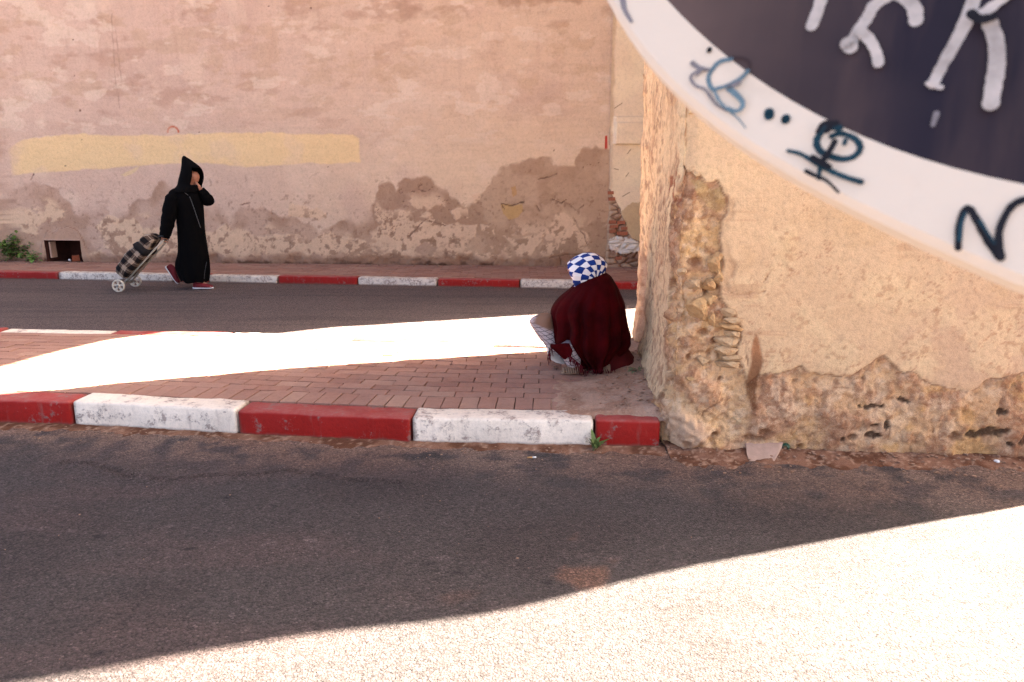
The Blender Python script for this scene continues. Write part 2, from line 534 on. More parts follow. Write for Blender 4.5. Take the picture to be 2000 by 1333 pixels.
def kerb_stone(p0, p1, q0, q1, h, mat, name='kerb_stone', parent=None, seed=0, bev=0.016):
    """p0,p1: front foot line; q0,q1: back line; a block with chipped, rounded edges"""
    v = []
    for (x, y), zz in ((p0, -0.03), (p1, -0.03), (q1, -0.03), (q0, -0.03), (p0, h), (p1, h), (q1, h), (q0, h)):
        v.append((x, y, zz))
    f = [(0, 3, 2, 1), (4, 5, 6, 7), (0, 1, 5, 4), (1, 2, 6, 5), (2, 3, 7, 6), (3, 0, 4, 7)]
    bm = bmesh.new(); bv = [bm.verts.new(p) for p in v]
    for q in f: bm.faces.new([bv[i] for i in q])
    bmesh.ops.bevel(bm, geom=[e for e in bm.edges], offset=bev, segments=3, affect='EDGES', profile=0.5)
    long_e = [e for e in bm.edges if e.calc_length() > 0.4]
    bmesh.ops.subdivide_edges(bm, edges=long_e, cuts=22, use_grid_fill=True)
    for q in bm.verts:
        x, y, z = q.co
        w = (fbm(np.array([x * 1.0 + seed]), np.array([z * 2 + y]), 0.09, 4, 70 + seed)[0] - 0.5)
        w2 = (fbm(np.array([x + seed * 3.1]), np.array([y * 3]), 0.5, 2, 90 + seed)[0] - 0.5)
        q.co.y += w * 0.014; q.co.z += (w * 0.008 + w2 * 0.008) * (1 if z > 0.05 else 0.3)
    return from_bm(name, bm, mat, parent, smooth=True)

def kerb_run(front_pts, h, width, mats, parent, seed0, flip=1, gap=0.006):
    P = [np.array(p) for p in front_pts]
    for i in range(len(P) - 1):
        d = (P[i + 1] - P[i]); L = np.linalg.norm(d); d /= L
        nrm = np.array([-d[1], d[0]]) * flip
        a_, b_ = P[i] + d * gap, P[i + 1] - d * gap
        kerb_stone(a_, b_, a_ + nrm * width, b_ + nrm * width, h + 0.004 * math.sin(i * 2.3 + seed0), mats[i], 'kerb_stone', parent, seed0 + i)
nk = len(KERB_FRONT) - 1
kerb_run(KERB_FRONT, KERB_H, 0.18, [M_KRED, M_KWHT, M_KRED, M_KWHT, M_KRED, M_KWHT, M_KRED], pavement, 1)
bx = [-8.2, -7.2, -6.2, -5.25, on_z(18, 641.6, KERB_H)[0], on_z(234, 644.7, KERB_H)[0]]
while bx[-1] < 1.9: bx.append(bx[-1] + 1.03)
BACKP = [(x, float(back_y(x))) for x in bx]
kerb_run(BACKP, KERB_H, 0.15, [(M_KWHT if i % 2 == 0 else M_KRED) for i in range(len(bx) - 1)], pavement, 20, flip=-1)

t = NT('paving_brick_clay')
oi = t.add('ShaderNodeObjectInfo').outputs['Random']
ge = t.add('ShaderNodeNewGeometry')
isl = ge.outputs['Random Per Island']
rnd = t.math('FRACT', t.math('ADD', oi, isl))
col = t.add('ShaderNodeValToRGB')
e = col.color_ramp.elements
while len(e) < 5: e.new(0.5)
for k, (p, cc) in enumerate([(0.0, alb(154, 110, 94)), (0.3, alb(170, 122, 103)), (0.55, alb(178, 132, 112)), (0.8, alb(162, 118, 102)), (1.0, alb(186, 144, 122))]):
    e[k].position = p; e[k].color = tuple(cc) + (1,)
t.link(rnd, col.inputs[0])
n1 = t.noise(ge.outputs['Position'], 22, 6, 0.7); n2 = t.noise(ge.outputs['Position'], 110, 4, 0.7); n3 = t.noise(ge.outputs['Position'], 3.2, 4, 0.6)
c = t.mul(col.outputs[0], t.ramp(n1, [(0.25, 0.78), (0.5, 1.0), (0.78, 1.14)]))
c = t.mul(c, t.ramp(n2, [(0.25, 0.82), (0.5, 1.0), (0.8, 1.1)]))
c = t.mixc(t.math('MULTIPLY', t.ramp(n3, [(0.40, 0.0), (0.68, 1.0)]), 0.6), c, alb(176, 138, 120))
b = t.bump(n1, 0.004); b = t.bump(n2, 0.0025, 1.0, b)
M_BRICK = t.out(c, 0.88, b)

bme = []
for k in range(6):
    bme.append(bevel_mesh('paving_brick', *box(-0.1022, 0.1022, -0.0502, 0.0502, -0.05, 0), 0.0045, 2, 0.0016, M_BRICK, k))
bricks = []
rg = random.Random(4)
def brick_ok(x, y):
    if y > back_y(x) - 0.185: return False
    if x > 0.88 + 0.067 * (y - 3.83) + 0.06 and 3.6 < y < 5.62: return False
    return True
for row in range(18):
    off = 0.19 + 0.006
    if row == 0:
        x = -5.6
        while x < 0.95:
            y = kerb_y(x) + off + 0.1025
            sl = (kerb_y(x + .1) - kerb_y(x - .1)) / .2
            bricks.append((x, float(y), math.pi / 2 + math.atan(sl)))
            x += 0.107
    else:
        x = -5.6 + (row % 2) * 0.104 + rg.uniform(-.02, .02)
        while x < 1.7:
            y = kerb_y(x) + off + 0.21 + 0.0535 + (row - 1) * 0.107
            sl = (kerb_y(x + .1) - kerb_y(x - .1)) / .2
            if brick_ok(x, y): bricks.append((x, float(y), math.atan(sl)))
            x += 0.2105
def in_view(x, y, m=80):
    d = y * CP + 1.35 * SP
    return -m < 1000 + x / d * F_PX < 2000 + m
bricks = [q for q in bricks if in_view(q[0], q[1], 160)]
bricks.sort(key=lambda q: (0 if in_view(q[0], q[1], 10) else 50) + math.hypot(q[0] * 0.35, q[1]))
rest = []
for k, (x, y, a_) in enumerate(bricks):
    lz = KERB_H - 0.003 + rg.uniform(-0.002, 0.002); tx, ty = rg.gauss(0, 0.006), rg.gauss(0, 0.006)
    a2 = a_ + rg.gauss(0, 0.008)
    if k < 296:
        o = place('paving_brick', bme[rg.randrange(6)], pavement, (x, y, lz), (tx, ty, a2))
    else:
        me = bme[rg.randrange(6)]
        M = Matrix.Translation((x, y, lz)) @ Matrix.Rotation(a2, 4, 'Z') @ Matrix.Rotation(tx, 4, 'X')
        rest.append(([M @ w.co for w in me.vertices], [tuple(p.vertices) for p in me.polygons]))
if rest:
    stuff(obj('paving_bricks', *join(rest), M_BRICK, pavement))

# ================================================================== FAR PAVEMENT
FAR_H = 0.09
ee = np.array([0.9974, -0.072])                      # direction of the street
WO = np.array([1.36, 10.84])                         # foot of the far wall at its right end
def wall_y(x): return WO[1] + (x - WO[0]) * ee[1] / ee[0]
xl, xr = -12.0, 1.9
V = [(xl, fark_y(xl) + .1, -0.02), (xr, fark_y(xr) + .1, -0.02), (xl, fark_y(xl) + .1, FAR_H - .012), (xr, fark_y(xr) + .1, FAR_H - .012),
     (xl, wall_y(xl) + .3, FAR_H - .012), (xr, wall_y(xr) + .3, FAR_H - .012)]
pave2 = structure(obj('far_pavement', V, [(0, 1, 3, 2), (2, 3, 5, 4)], M_BED))
jx = [on_z(a_, 0.0119 * a_ * 0 + b_)[0] for a_, b_ in ((113, 547), (340, 550), (410, 551), (545, 553), (700, 556), (855, 558), (1015, 563))]
jx = [jx[0] - 3.2, jx[0] - 2.1, jx[0] - 1.05] + jx
while jx[-1] < 1.8: jx.append(jx[-1] + 1.07)
mats2 = []
for i in range(len(jx) - 1):
    mats2.append(M_KRED if i % 2 == 0 else M_KWHT2)
kerb_run([(x, float(fark_y(x))) for x in jx], 0.10, 0.15, mats2, pave2, 50)
parts = []
for row in range(14):
    x = -8.6 + (row % 2) * 0.105
    while x < 1.75:
        y = fark_y(x) + 0.155 + 0.06 + row * 0.107
        if y < wall_y(x) + 0.05:
            me = bme[rg.randrange(6)]
            M = Matrix.Translation((x, y, FAR_H + rg.uniform(-.002, .002))) @ Matrix.Rotation(-0.07, 4, 'Z')
            parts.append(([M @ w.co for w in me.vertices], [tuple(p.vertices) for p in me.polygons]))
        x += 0.2105
stuff(obj('paving_bricks', *join(parts), M_BRICK, pave2))

# ================================================================== FAR WALL
WN = np.array([-0.072, -0.9974, 0.0])                # its outward normal (towards the street)
def wpx(pts):                                        # pixels of the photograph -> metres along the wall, height
    out = []
    for a_, b_ in pts:
        p = on_plane(a_, b_, (WO[0], WO[1], 0), WN)
        out.append((float((p[:2] - WO) @ ee), float(p[2])))
    return out

M_WALL = mat_painted('limewashed_plaster', 26, 0.010, 0.16)
us = np.concatenate([np.linspace(-13, -8.95, 18), np.arange(-8.9, 0.06, 0.0145)])
zs = np.concatenate([np.arange(-0.05, 3.95, 0.0145), np.linspace(4.0, 5.2, 5)])
U, W = np.meshgrid(us, zs, indexing='ij')
q1 = fbm(U, W, 0.9, 5, 101); q2 = fbm(U, W, 0.35, 5, 103); q3 = fbm(U, W, 0.10, 4, 105)
wx = (fbm(U, W, 0.22, 5, 107) - .5); wz = (fbm(U, W, 0.22, 5, 109) - .5)
colr = np.broadcast_to(alb(216, 178, 150), U.shape + (3,)).copy()
rightness = sst(-6.5, -1.0, U)
colr = mix(colr, alb(208, 168, 150), (1 - rightness) * 0.65)
colr = mix(colr, alb(224, 186, 152), rightness * sst(2.6, 1.2, W) * 0.7)
colr = mix(colr, alb(200, 160, 140), sst(0.52, 0.75, q1) * 0.5)
colr = mix(colr, alb(226, 190, 164), sst(0.55, 0.8, q2) * 0.45)
# washed-off strokes and patches in the upper half
bl = fbm(U * 0.55, W * 1.35, 0.22, 4, 111, 0.55) * 0.65 + fbm(U, W, 0.8, 3, 113) * 0.35
up = sst(1.45, 2.6, W) * (0.45 + 0.55 * sst(-2.6, -4.5, U) + 0.5 * sst(2.9, 3.6, W))
colr = mix(colr, alb(180, 136, 112), sst(0.54, 0.66, bl) * np.clip(up, 0, 1) * 0.48)
bl2 = fbm(U * 0.8 + 3, W * 1.6, 0.3, 5, 115, 0.6)
colr = mix(colr, alb(190, 150, 118), sst(0.55, 0.68, bl2) * sst(1.6, 2.8, W) * 0.38)
colr = mix(colr, alb(228, 196, 172), sst(0.60, 0.68, fbm(U * 0.6 + 9, W * 1.3, 0.25, 5, 117)) * sst(1.4, 2.4, W) * 0.55)
colr = mix(colr, alb(164, 122, 96), sst(3.45, 3.75, W + wz * .5) * sst(0.45, 0.6, q2) * 0.6 * sst(-5.5, -2.0, U))
run = fbm(U * 5, W * 0.35, 0.5, 4, 119)
colr = mix(colr, alb(184, 140, 120), sst(0.6, 0.72, run) * sst(2.0, 3.2, W) * 0.15)
brush = fbm(U * 0.3, W * 3.5, 0.12, 4, 121)
colr = colr * (1 + (brush - 0.5)[..., None] * 0.10) * (1 + (q3 - .5)[..., None] * 0.10)
# dark run-off near the left end of what is seen
lx = wpx([(18, 300)])[0][0]
colr = mix(colr, alb(150, 100, 76), sst(lx + 0.05, lx - 0.12, U + wx * 0.35) * sst(1.0, 1.5, W) * sst(3.0, 2.0, W) * sst(.3, .6, q2) * 0.8)
# yellow overpainted strip
yb = wpx([(20, 290), (40, 275), (70, 270), (130, 262), (200, 265), (330, 264), (470, 259), (500, 258), (560, 261), (690, 264), (702, 272), (703, 316),
          (640, 322), (600, 319), (540, 324), (480, 327), (400, 318), (320, 321), (250, 325), (130, 335), (60, 338), (24, 342)])
dy_ = sdf(U + wx * 0.03, W + wz * 0.035, yb)
yel = np.broadcast_to(alb(238, 196, 142), colr.shape) * (1 + (q2 - .5) * .10 + (brush - .5) * .06)[..., None]
colr = mix(colr, yel, sst(0.016, -0.014, dy_ + (q3 - .5) * .03) * (0.80 - .25 * sst(.5, .7, q2) - 0.5 * sst(lx + .3, lx, U + wx * .4)))
ys_ = wpx([(236, 343), (262, 328), (272, 326), (264, 336), (245, 346)])
colr = mix(colr, alb(224, 190, 138), sst(0.01, -0.01, sdf(U + wx * .05, W + wz * .05, ys_)) * 0.6)
# orange arc of old spray paint over the strip
ac = wpx([(338, 259)])[0]; ra = np.hypot(U - ac[0], W - ac[1])
colr = mix(colr, alb(196, 92, 58), sst(0.018, 0.006, np.abs(ra - 0.082)) * (W > ac[1] - .005) * (0.55 + 0.4 * sst(ac[0] - .08, ac[0] + .06, U)))
# red stroke at the right end
rs = wpx([(1184, 268), (1184, 290)])
colr = mix(colr, alb(188, 40, 30), sst(0.022, 0.012, pline(U, W, rs)))
# rising damp
tide = [(-40, 392), (0, 385), (30, 372), (55, 360), (90, 353), (120, 370), (136, 396), (150, 412), (165, 404), (190, 392), (203, 398), (212, 425), (240, 414), (265, 396), (290, 381), (305, 352), (328, 352),
        (345, 372), (420, 392), (445, 424), (470, 412), (510, 405), (545, 416), (580, 425), (600, 440), (625, 452), (655, 440), (680, 422), (700, 430), (728, 412), (737, 380), (742, 362), (765, 357), (778, 372), (790, 350),
        (803, 345), (842, 346), (866, 362), (874, 384), (905, 397), (935, 383), (947, 362), (958, 345), (985, 327), (1020, 318), (1062, 305), (1080, 310), (1087, 320), (1128, 319), (1138, 293), (1190, 286)]
tp = wpx(tide)
tu, tz = np.array([p[0] for p in tp]), np.array([p[1] for p in tp])
th = np.interp(U + wx * 0.22, tu, tz)
dd = th - (W + wz * 0.16 + (q3 - .5) * .06)         # metres below the tide line
soft = .045 + .26 * sst(.5, .72, fbm(U, W, .7, 3, 134)) * (1 - .6 * rightness)
damp = sst(-0.3, 1.0, dd / soft)
dampc = mix(np.broadcast_to(alb(174, 132, 108), colr.shape), alb(156, 112, 92), sst(0.45, 0.7, q1) * 0.7)
dampc = mix(dampc, alb(176, 138, 108), rightness * 0.6)
dampc = dampc * (1 + (fbm(U, W, .06, 4, 131) - .5)[..., None] * .16) * (1 + (q2 - .5)[..., None] * .2)
fade = 0.42 + 0.45 * sst(0.34, 0.62, fbm(U, W, 0.4, 5, 133))
colr = mix(colr, dampc, damp * np.clip(fade + rightness * .25, 0, .95))
# salt-bleached flakes inside the damp
fl = fbm(U * .8, W * 1.15, 0.42, 6, 135, 0.58)
lowf = sst(0.16, 0.34, dd) * sst(0.12, 0.24, W) * (1 - 0.75 * sst(-2.2, -1.4, U) * sst(0.55, 0.85, W))
salt = sst(0.50, 0.56, fl + (q3 - .5) * .06) * lowf
saltc = np.broadcast_to(alb(220, 178, 146), colr.shape) * (1 + (q3 - .5)[..., None] * .14)
colr = mix(colr, saltc, salt * 0.85)
for poly in ([(1075, 440), (1082, 424), (1100, 416), (1122, 424), (1140, 448), (1152, 470), (1135, 488), (1095, 500), (1060, 506), (1058, 486), (1068, 462)],
             [(980, 460), (1000, 466), (1042, 455), (1068, 458), (1052, 480), (1040, 500), (1005, 500), (996, 478)], [(935, 442), (968, 448), (970, 460), (938, 456)],
             [(810, 440), (840, 428), (875, 440), (930, 440), (925, 468), (880, 462), (820, 470)], [(918, 378), (936, 376), (938, 392), (922, 396)],
             [(880, 410), (908, 402), (912, 424), (890, 436)], [(600, 470), (640, 452), (680, 468), (670, 490), (620, 498), (602, 488)],
             [(560, 395), (615, 405), (640, 430), (560, 420)], [(420, 450), (440, 440), (470, 470), (448, 492), (420, 490)], [(205, 420), (262, 425), (300, 470), (230, 470), (180, 440)], [(280, 480), (330, 470), (330, 500), (290, 505)]):
    d = sdf(U + wx * 0.16, W + wz * 0.16, wpx(poly))
    m_ = sst(0.006, -0.012, d)
    salt = np.maximum(salt, m_)
    colr = mix(colr, saltc, m_ * 0.85)
spots = sst(0.60, 0.63, fbm(U, W, 0.09, 4, 137)) * salt * sst(0.5, .3, np.abs(W - .45))
colr = mix(colr, dampc * 0.9, spots * 0.9)
# plaster lost beneath the hand-shaped scar, ochre beneath
for poly, cc in (([(978, 400), (990, 398), (1005, 402), (1020, 398), (1022, 412), (1012, 425), (995, 430), (982, 418)], alb(196, 150, 96)), ([(998, 366), (1008, 364), (1010, 380), (1002, 386)], alb(190, 140, 92)), ([(1016, 394), (1024, 393), (1024, 398), (1016, 398)], alb(70, 44, 34))):
    d = sdf(U + wx * .03, W + wz * .03, wpx(poly))
    colr = mix(colr, cc, sst(0.004, -0.006, d) * .8)
# earth splashed on the foot
foot = sst(0.30, 0.10, W + wz * 0.25 + (q3 - .5) * .1)
colr = mix(colr, alb(150, 106, 84), foot * 0.75)
colr = mix(colr, alb(96, 62, 48), sst(0.14, 0.09, W + (q3 - .5) * .14) * sst(.5, .62, q2) * .8)
# relief: coats of plaster, flakes, crumbling foot, cracks
D = (q1 - .5) * 0.035 + (q2 - .5) * 0.010 + (q3 - .5) * 0.005
D = D + salt * 0.006 - damp * 0.003 + sst(0.005, -0.005, dy_) * 0.0008
crumble = sst(0.24, 0.10, W + wz * .2)
D = D - crumble * (fbm(U, W, 0.16, 4, 141)) * 0.06
cr = np.zeros(U.shape)
for pts in ([(1052, 350), (1075, 345), (1088, 338)], [(1080, 390), (1098, 400), (1108, 392)], [(1112, 400), (1126, 412), (1140, 402)], [(1045, 402), (1052, 412)], [(815, 445), (830, 432), (845, 434)], [(800, 460), (816, 446)],
            [(1075, 505), (1110, 498), (1145, 500)], [(1122, 425), (1140, 460), (1146, 478)], [(832, 430), (870, 442)], [(985, 410), (980, 398), (1000, 402), (1018, 396)], [(470, 402), (488, 398)], [(1090, 500), (1096, 520)], [(66, 340), (60, 352)], [(218, 30), (226, 150), (232, 210)], [(228, 60), (238, 160)], [(356, 26), (356, 34)]):
    d = pline(U + wx * .05 + (q3 - .5) * .02, W + wz * .05, wpx(pts))
    cr = np.maximum(cr, sst(0.012, 0.003, d) * (0.35 if pts[0][1] < 100 else 1.0) * (0.5 + .5 * sst(.35, .6, fbm(U, W, .08, 3, 143))))
big = np.abs(fbm(U, W, 0.6, 5, 145) - 0.5)
cr = np.maximum(cr, sst(0.005, 0.001, big) * damp * sst(0.52, 0.6, q1) * .8)
for (a_, b_, r_) in ((156, 216, .022), (142, 78, .014), (145, 149, .012), (160, 274, .012), (128, 325, .014), (1082, 294, .015), (788, 394, .016), (243, 50, .01), (525, 12, .012), (607, 16, .018), (389, 259, .012), (640, 326, .012)):
    p = wpx([(a_, b_)])[0]
    cr = np.maximum(cr, sst(r_, r_ * .5, np.hypot(U - p[0], W - p[1])))
pits = sst(0.70, 0.76, fbm(U, W, 0.05, 3, 147)) * sst(1.6, 0.8, W + wz) * 0.45
colr = mix(colr, alb(92, 58, 46), np.clip(cr * .85, 0, 1))
colr = mix(colr, alb(130, 92, 74), pits)
D = D - cr * 0.012 - pits * .006
# ventilation hole near the foot, with a coarse patch of render round it
vp = wpx([(87, 468), (156, 468), (157, 505), (87, 505)])
vx0, vx1 = vp[0][0], vp[1][0]; vz1 = vp[0][1]; vz0 = 0.085
patch = wpx([(80, 478), (86, 466), (92, 452), (104, 456), (115, 447), (125, 446), (130, 443), (145, 447), (152, 452), (158, 462), (163, 470), (168, 490), (176, 512), (155, 512), (155, 470), (90, 470), (84, 512), (80, 505)])
dp = sdf(U + wx * .04, W + wz * .03, patch)
colr = mix(colr, alb(182, 140, 116) * 1.0, sst(0.005, -0.006, dp) * .9)
colr = mix(colr, alb(120, 76, 62), sst(0.009, 0.002, np.abs(dp)) * .6 * (W > .3))
D = D + sst(0.004, -0.006, dp) * 0.018
uc = (us[:-1] + us[1:]) / 2; zc = (zs[:-1] + zs[1:]) / 2
keep = ~(((uc[:, None] > vx0) & (uc[:, None] < vx1)) & ((zc[None, :] > vz0) & (zc[None, :] < vz1)))
colr = colr * np.array([1.17, 1.31, 1.32])
P = np.empty(U.shape + (3,))
P[..., 0] = WO[0] + ee[0] * U + WN[0] * D
P[..., 1] = WO[1] + ee[1] * U + WN[1] * D
P[..., 2] = W
far_wall = empty('plaster_wall', (float(WO[0]), float(WO[1]), 0))
tag(far_wall, 'long pink limewashed wall with damp stains and a yellow overpainted strip', 'wall')
obj('render_coat', P.reshape(-1, 3) - np.array([WO[0], WO[1], 0]), grid_faces(len(us), len(zs), keep), M_WALL, far_wall, smooth=True, colors=colr.reshape(-1, 3))
M_CORE = mat_plain('earth_core', alb(140, 96, 76), 0.95, 0.4, 8, 0.02)
def wl(u, d, z):                                     # wall-local point: along, depth behind the face, height
    return (ee[0] * u - WN[0] * d, ee[1] * u - WN[1] * d, z)
def wbox(u0, u1, d0, d1, z0, z1):
    v, f = box(u0, u1, d0, d1, z0, z1)
    return [wl(*p) for p in v], f
obj('wall_core', *join([wbox(-13, vx0 - .02, 0.09, 0.55, -0.05, 5.19), wbox(vx1 + .02, 0.0, 0.09, 0.55, -0.05, 5.19), wbox(vx0 - .02, vx1 + .02, 0.09, 0.55, vz1 + .02, 5.19)]), M_CORE, far_wall)
# lining of the hole
def quadstrip(pts):
    return pts
hv_ = []
for d in (-0.01, 0.55):
    hv_ += [wl(vx0, d, vz0 - .02), wl(vx1, d, vz0 - .02), wl(vx1, d, vz1), wl(vx0, d, vz1)]
M_HOLE = mat_plain('brick_lining', alb(84, 46, 36), 0.95, 0.4, 14, 0.01)
vent = obj('vent_opening', hv_, [(0, 1, 5, 4), (1, 2, 6, 5), (2, 3, 7, 6), (3, 0, 4, 7), (4, 5, 6, 7)], M_HOLE, far_wall)
M_LINT = mat_plain('lintel_cement', alb(204, 166, 142), 0.9, 0.2, 20, 0.003)
obj('lintel', *wbox(vx0 - .01, vx1 + .01, -0.016, 0.10, vz1 - .012, vz1 + .012), M_LINT, vent)
obj('brick', *wbox(vx0 + .035, vx0 + .058, 0.03, 0.16, vz0 + .06, vz1 - .04), M_LINT, vent)

# ================================================================== CREAM BUILDING BEHIND (its corner throws the upper edge of the sunlit strip)
M_CREAM = mat_painted('cream_limewash', 22, 0.006, 0.16)
M_REDBR = mat_plain('red_brick', alb(176, 108, 82), 0.9, 0.3, 30, 0.006)
M_CREAMP = mat_plain('cream_plaster_plain', alb(222, 196, 152), 0.92, 0.15, 6, 0.004)
CX0, CY0 = 1.366, 10.79
house = empty('cream_house', (CX0, CY0, 0))
tag(house, 'cream plastered house corner with exposed red bricks, between pink wall and broken building', 'building')
us = np.arange(0.0, 0.92, 0.010); zs = np.concatenate([np.arange(-.02, 3.95, 0.010), np.linspace(4.1, 10, 6)])
U, W = np.meshgrid(us, zs, indexing='ij')
def cpx(pts):
    out = []
    for a_, b_ in pts:
        p = on_plane(a_, b_, (CX0, CY0, 0), np.array([0, -1.0, 0]))
        out.append((float(p[0] - CX0), float(p[2])))
    return out
q1 = fbm(U, W, .5, 4, 201); q2 = fbm(U, W, .14, 5, 203); q3 = fbm(U, W, .04, 3, 205)
colr = np.broadcast_to(alb(238, 218, 184, 1.15), U.shape + (3,)).copy()
colr = mix(colr, alb(230, 206, 176, 1.15), sst(.45, .7, q1) * .6)
colr = colr * (1 + (q2 - .5)[..., None] * .12)
lo = cpx([(1200, 400), (1250, 395), (1250, 505), (1230, 460), (1222, 430), (1210, 420)])
yel = sst(.01, -.01, sdf(U + (q2 - .5) * .06, W + (q3 - .5) * .05, cpx([(1215, 412), (1232, 396), (1262, 394), (1262, 470), (1240, 480), (1220, 440)])))
colr = mix(colr, alb(204, 172, 128), yel * .8)
expo = cpx([(1180, 560), (1180, 368), (1192, 372), (1200, 392), (1212, 412), (1222, 432), (1226, 452), (1234, 466), (1252, 472), (1265, 480), (1265, 560)])
de = sdf(U + (q2 - .5) * .07, W + (fbm(U, W, .14, 5, 207) - .5) * .07, expo)
ex = sst(.006, -.012, de)
f1, f21, cid = voro(U * .8, W * 1.6, .13, 209)
rub = mix(np.broadcast_to(alb(178, 146, 122), colr.shape), alb(150, 108, 86), sst(.4, .8, cid) * .7)
rub = mix(rub, alb(206, 176, 148), sst(.5, .7, fbm(U, W, .1, 4, 211)) * .7)
rub = mix(rub, alb(104, 70, 56), sst(.16, .04, f21) * .75)
colr = mix(colr, rub, ex)
wst = sdf(U + (q2 - .5) * .05, W + (q3 - .5) * .05, cpx([(1190, 466), (1205, 462), (1240, 468), (1250, 474), (1248, 492), (1225, 498), (1195, 490), (1188, 478)]))
wst_m = sst(.006, -.006, wst)
colr = mix(colr, np.broadcast_to(alb(236, 226, 212), colr.shape) * (1 + (q2 - .5)[..., None] * .25), wst_m)
gap_ = sst(.030, .012, U + (q2 - .5) * .03) * sst(2.15, 1.75, W + (q1 - .5) * .3) * sst(.3, .42, W)
colr = mix(colr, alb(70, 44, 34), gap_ * .8)  # deep shade of the gap painted in, on top of the recess
side = sst(.07, .02, U + (q2 - .5) * .05)
colr = mix(colr, alb(206, 176, 142), side * .7)
D = (q1 - .5) * .02 + (q2 - .5) * .006 - gap_ * .06 - ex * (.028 - .03 * sst(.05, .4, f21)) + wst_m * .03
mz = cpx([(1200, 240), (1200, 282)])
inm = (W < mz[0][1]) & (W > mz[1][1])
D = D + np.where(inm, 0.08 * sst(.05, .09, U), 0) + np.where((W < mz[0][1] + .08) & (W > mz[0][1]), 0.04 * sst(.05, .09, U), 0)
cr = sst(.008, .002, np.abs(de)) * .8
for pts in ([(1226, 300), (1232, 292)], [(1222, 346), (1228, 338)], [(1216, 384), (1230, 376)], [(1200, 212), (1215, 202)], [(1200, 330), (1208, 332)]):
    cr = np.maximum(cr, sst(.009, .003, pline(U, W, cpx(pts))) * .7)
colr = mix(colr, alb(120, 84, 60), cr)
P = np.stack([U, -D, W], -1)
obj('front_wall', P.reshape(-1, 3), grid_faces(len(us), len(zs)), M_CREAM, house, smooth=True, colors=colr.reshape(-1, 3))
for (a_, b_, w_, h_) in ((1193, 377, 11, 6), (1195, 389, 13, 6), (1196, 434, 14, 6), (1213, 435, 16, 6), (1199, 443, 17, 6), (1219, 446, 13, 6), (1196, 452, 12, 6), (1215, 456, 20, 6), (1208, 505, 12, 7), (1234, 526, 14, 6)):
    p = cpx([(a_, b_)])[0]; s_ = 1 / 137.0
    me = bevel_mesh('brick', *box(-w_ * .5 * s_, w_ * .5 * s_, -.03, .05, -h_ * .5 * s_, h_ * .5 * s_), .006, 2, .003, M_REDBR, int(a_))
    place('brick', me, house, (p[0], 0.018, p[1]), (0, random.uniform(-.06, .06), 0))
obj('house_body', *join([box(0.0, 7, 0.06, 6.5, -.05, 9.99), box(0.90, 7, -.02, 0.06, -.05, 9.99)]), M_CREAMP, house)
# the side wing, and an added unseen slab, its profile shaped to bend the strip's shadow edge
wx0, wy0 = 2.4 - CX0, 8.376 - CY0
prof = [(-.05, 0), (3.7, 0), (4.0, .08), (4.5, .25), (4.9, .48), (5.25, .72), (5.42, 1.1), (5.5, 1.4), (5.62, 1.75), (9.99, 1.75)]
v, f = [], []
for z, dd_ in prof:
    v += [(wx0, wy0 - dd_, z), (wx0 + .14, wy0 - dd_, z), (wx0 + .14, -.04, z), (wx0, -.04, z)]
for k in range(len(prof) - 1):
    for i in range(4):
        j = (i + 1) % 4
        f.append((k * 4 + i, k * 4 + j, k * 4 + 4 + j, k * 4 + 4 + i))
f += [(3, 2, 1, 0), tuple(len(prof) * 4 - 4 + i for i in range(4))]
obj('shadow_slab', v, f, M_CREAMP, house)
v = [(x, y, z) for z in (-.05, 9.98) for x, y in ((wx0 + .145, wy0 + .12), (7, wy0 + .12 + (6.855 - wx0) * .345), (7, -.03), (wx0 + .145, -.03))]
obj('side_wing', v, [(3, 2, 1, 0), (4, 5, 6, 7), (0, 1, 5, 4), (1, 2, 6, 5), (2, 3, 7, 6), (3, 0, 4, 7)], M_CREAMP, house)

# ================================================================== BROKEN BUILDING IN FRONT
A0 = np.array([0.845, 3.84]); B0 = np.array([0.975, 5.695]); C0 = np.array([3.92, 3.625]); D0 = np.array([3.90, 6.25])
fdir = (C0 - A0) / np.linalg.norm(C0 - A0); FN = np.array([fdir[1], -fdir[0], 0.0])     # faces the camera
sdir = (A0 - B0) / np.linalg.norm(A0 - B0); SN = np.array([sdir[1], -sdir[0], 0.0])     # faces left
LS = float(np.linalg.norm(A0 - B0)); LF = float(np.linalg.norm(C0 - A0))
def fpx(pts):                                        # on the front: (metres right of the corner, height)
    out = []
    for a_, b_ in pts:
        p = on_plane(a_, b_, (A0[0], A0[1], 0), FN)
        out.append((float((p[:2] - A0) @ fdir), float(p[2])))
    return out
def spx(pts):                                        # on the left side: (minus metres behind the corner, height)
    out = []
    for a_, b_ in pts:
        p = on_plane(a_, b_, (A0[0], A0[1], 0), SN)
        out.append((float((p[:2] - A0) @ sdir), float(p[2])))
    return out
S = np.concatenate([[-LS - 2.9, -LS - .3, -LS - .12], np.arange(-LS - .06, 2.12, 0.0085), np.linspace(2.15, LF, 20), [LF + .05, LF + 1.2, LF + 2.6]])
zs = np.concatenate([np.arange(-.06, 2.46, 0.0085), np.linspace(2.5, 7.0, 31)])
U, W = np.meshgrid(S, zs, indexing='ij')
q1 = fbm(U, W, .55, 5, 301); q2 = fbm(U, W, .18, 5, 303); q3 = fbm(U, W, .055, 4, 305); q4 = fbm(U, W, .022, 3, 306)
wx = fbm(U, W, .12, 5, 307) - .5; wz = fbm(U, W, .12, 5, 309) - .5
front = U > 0
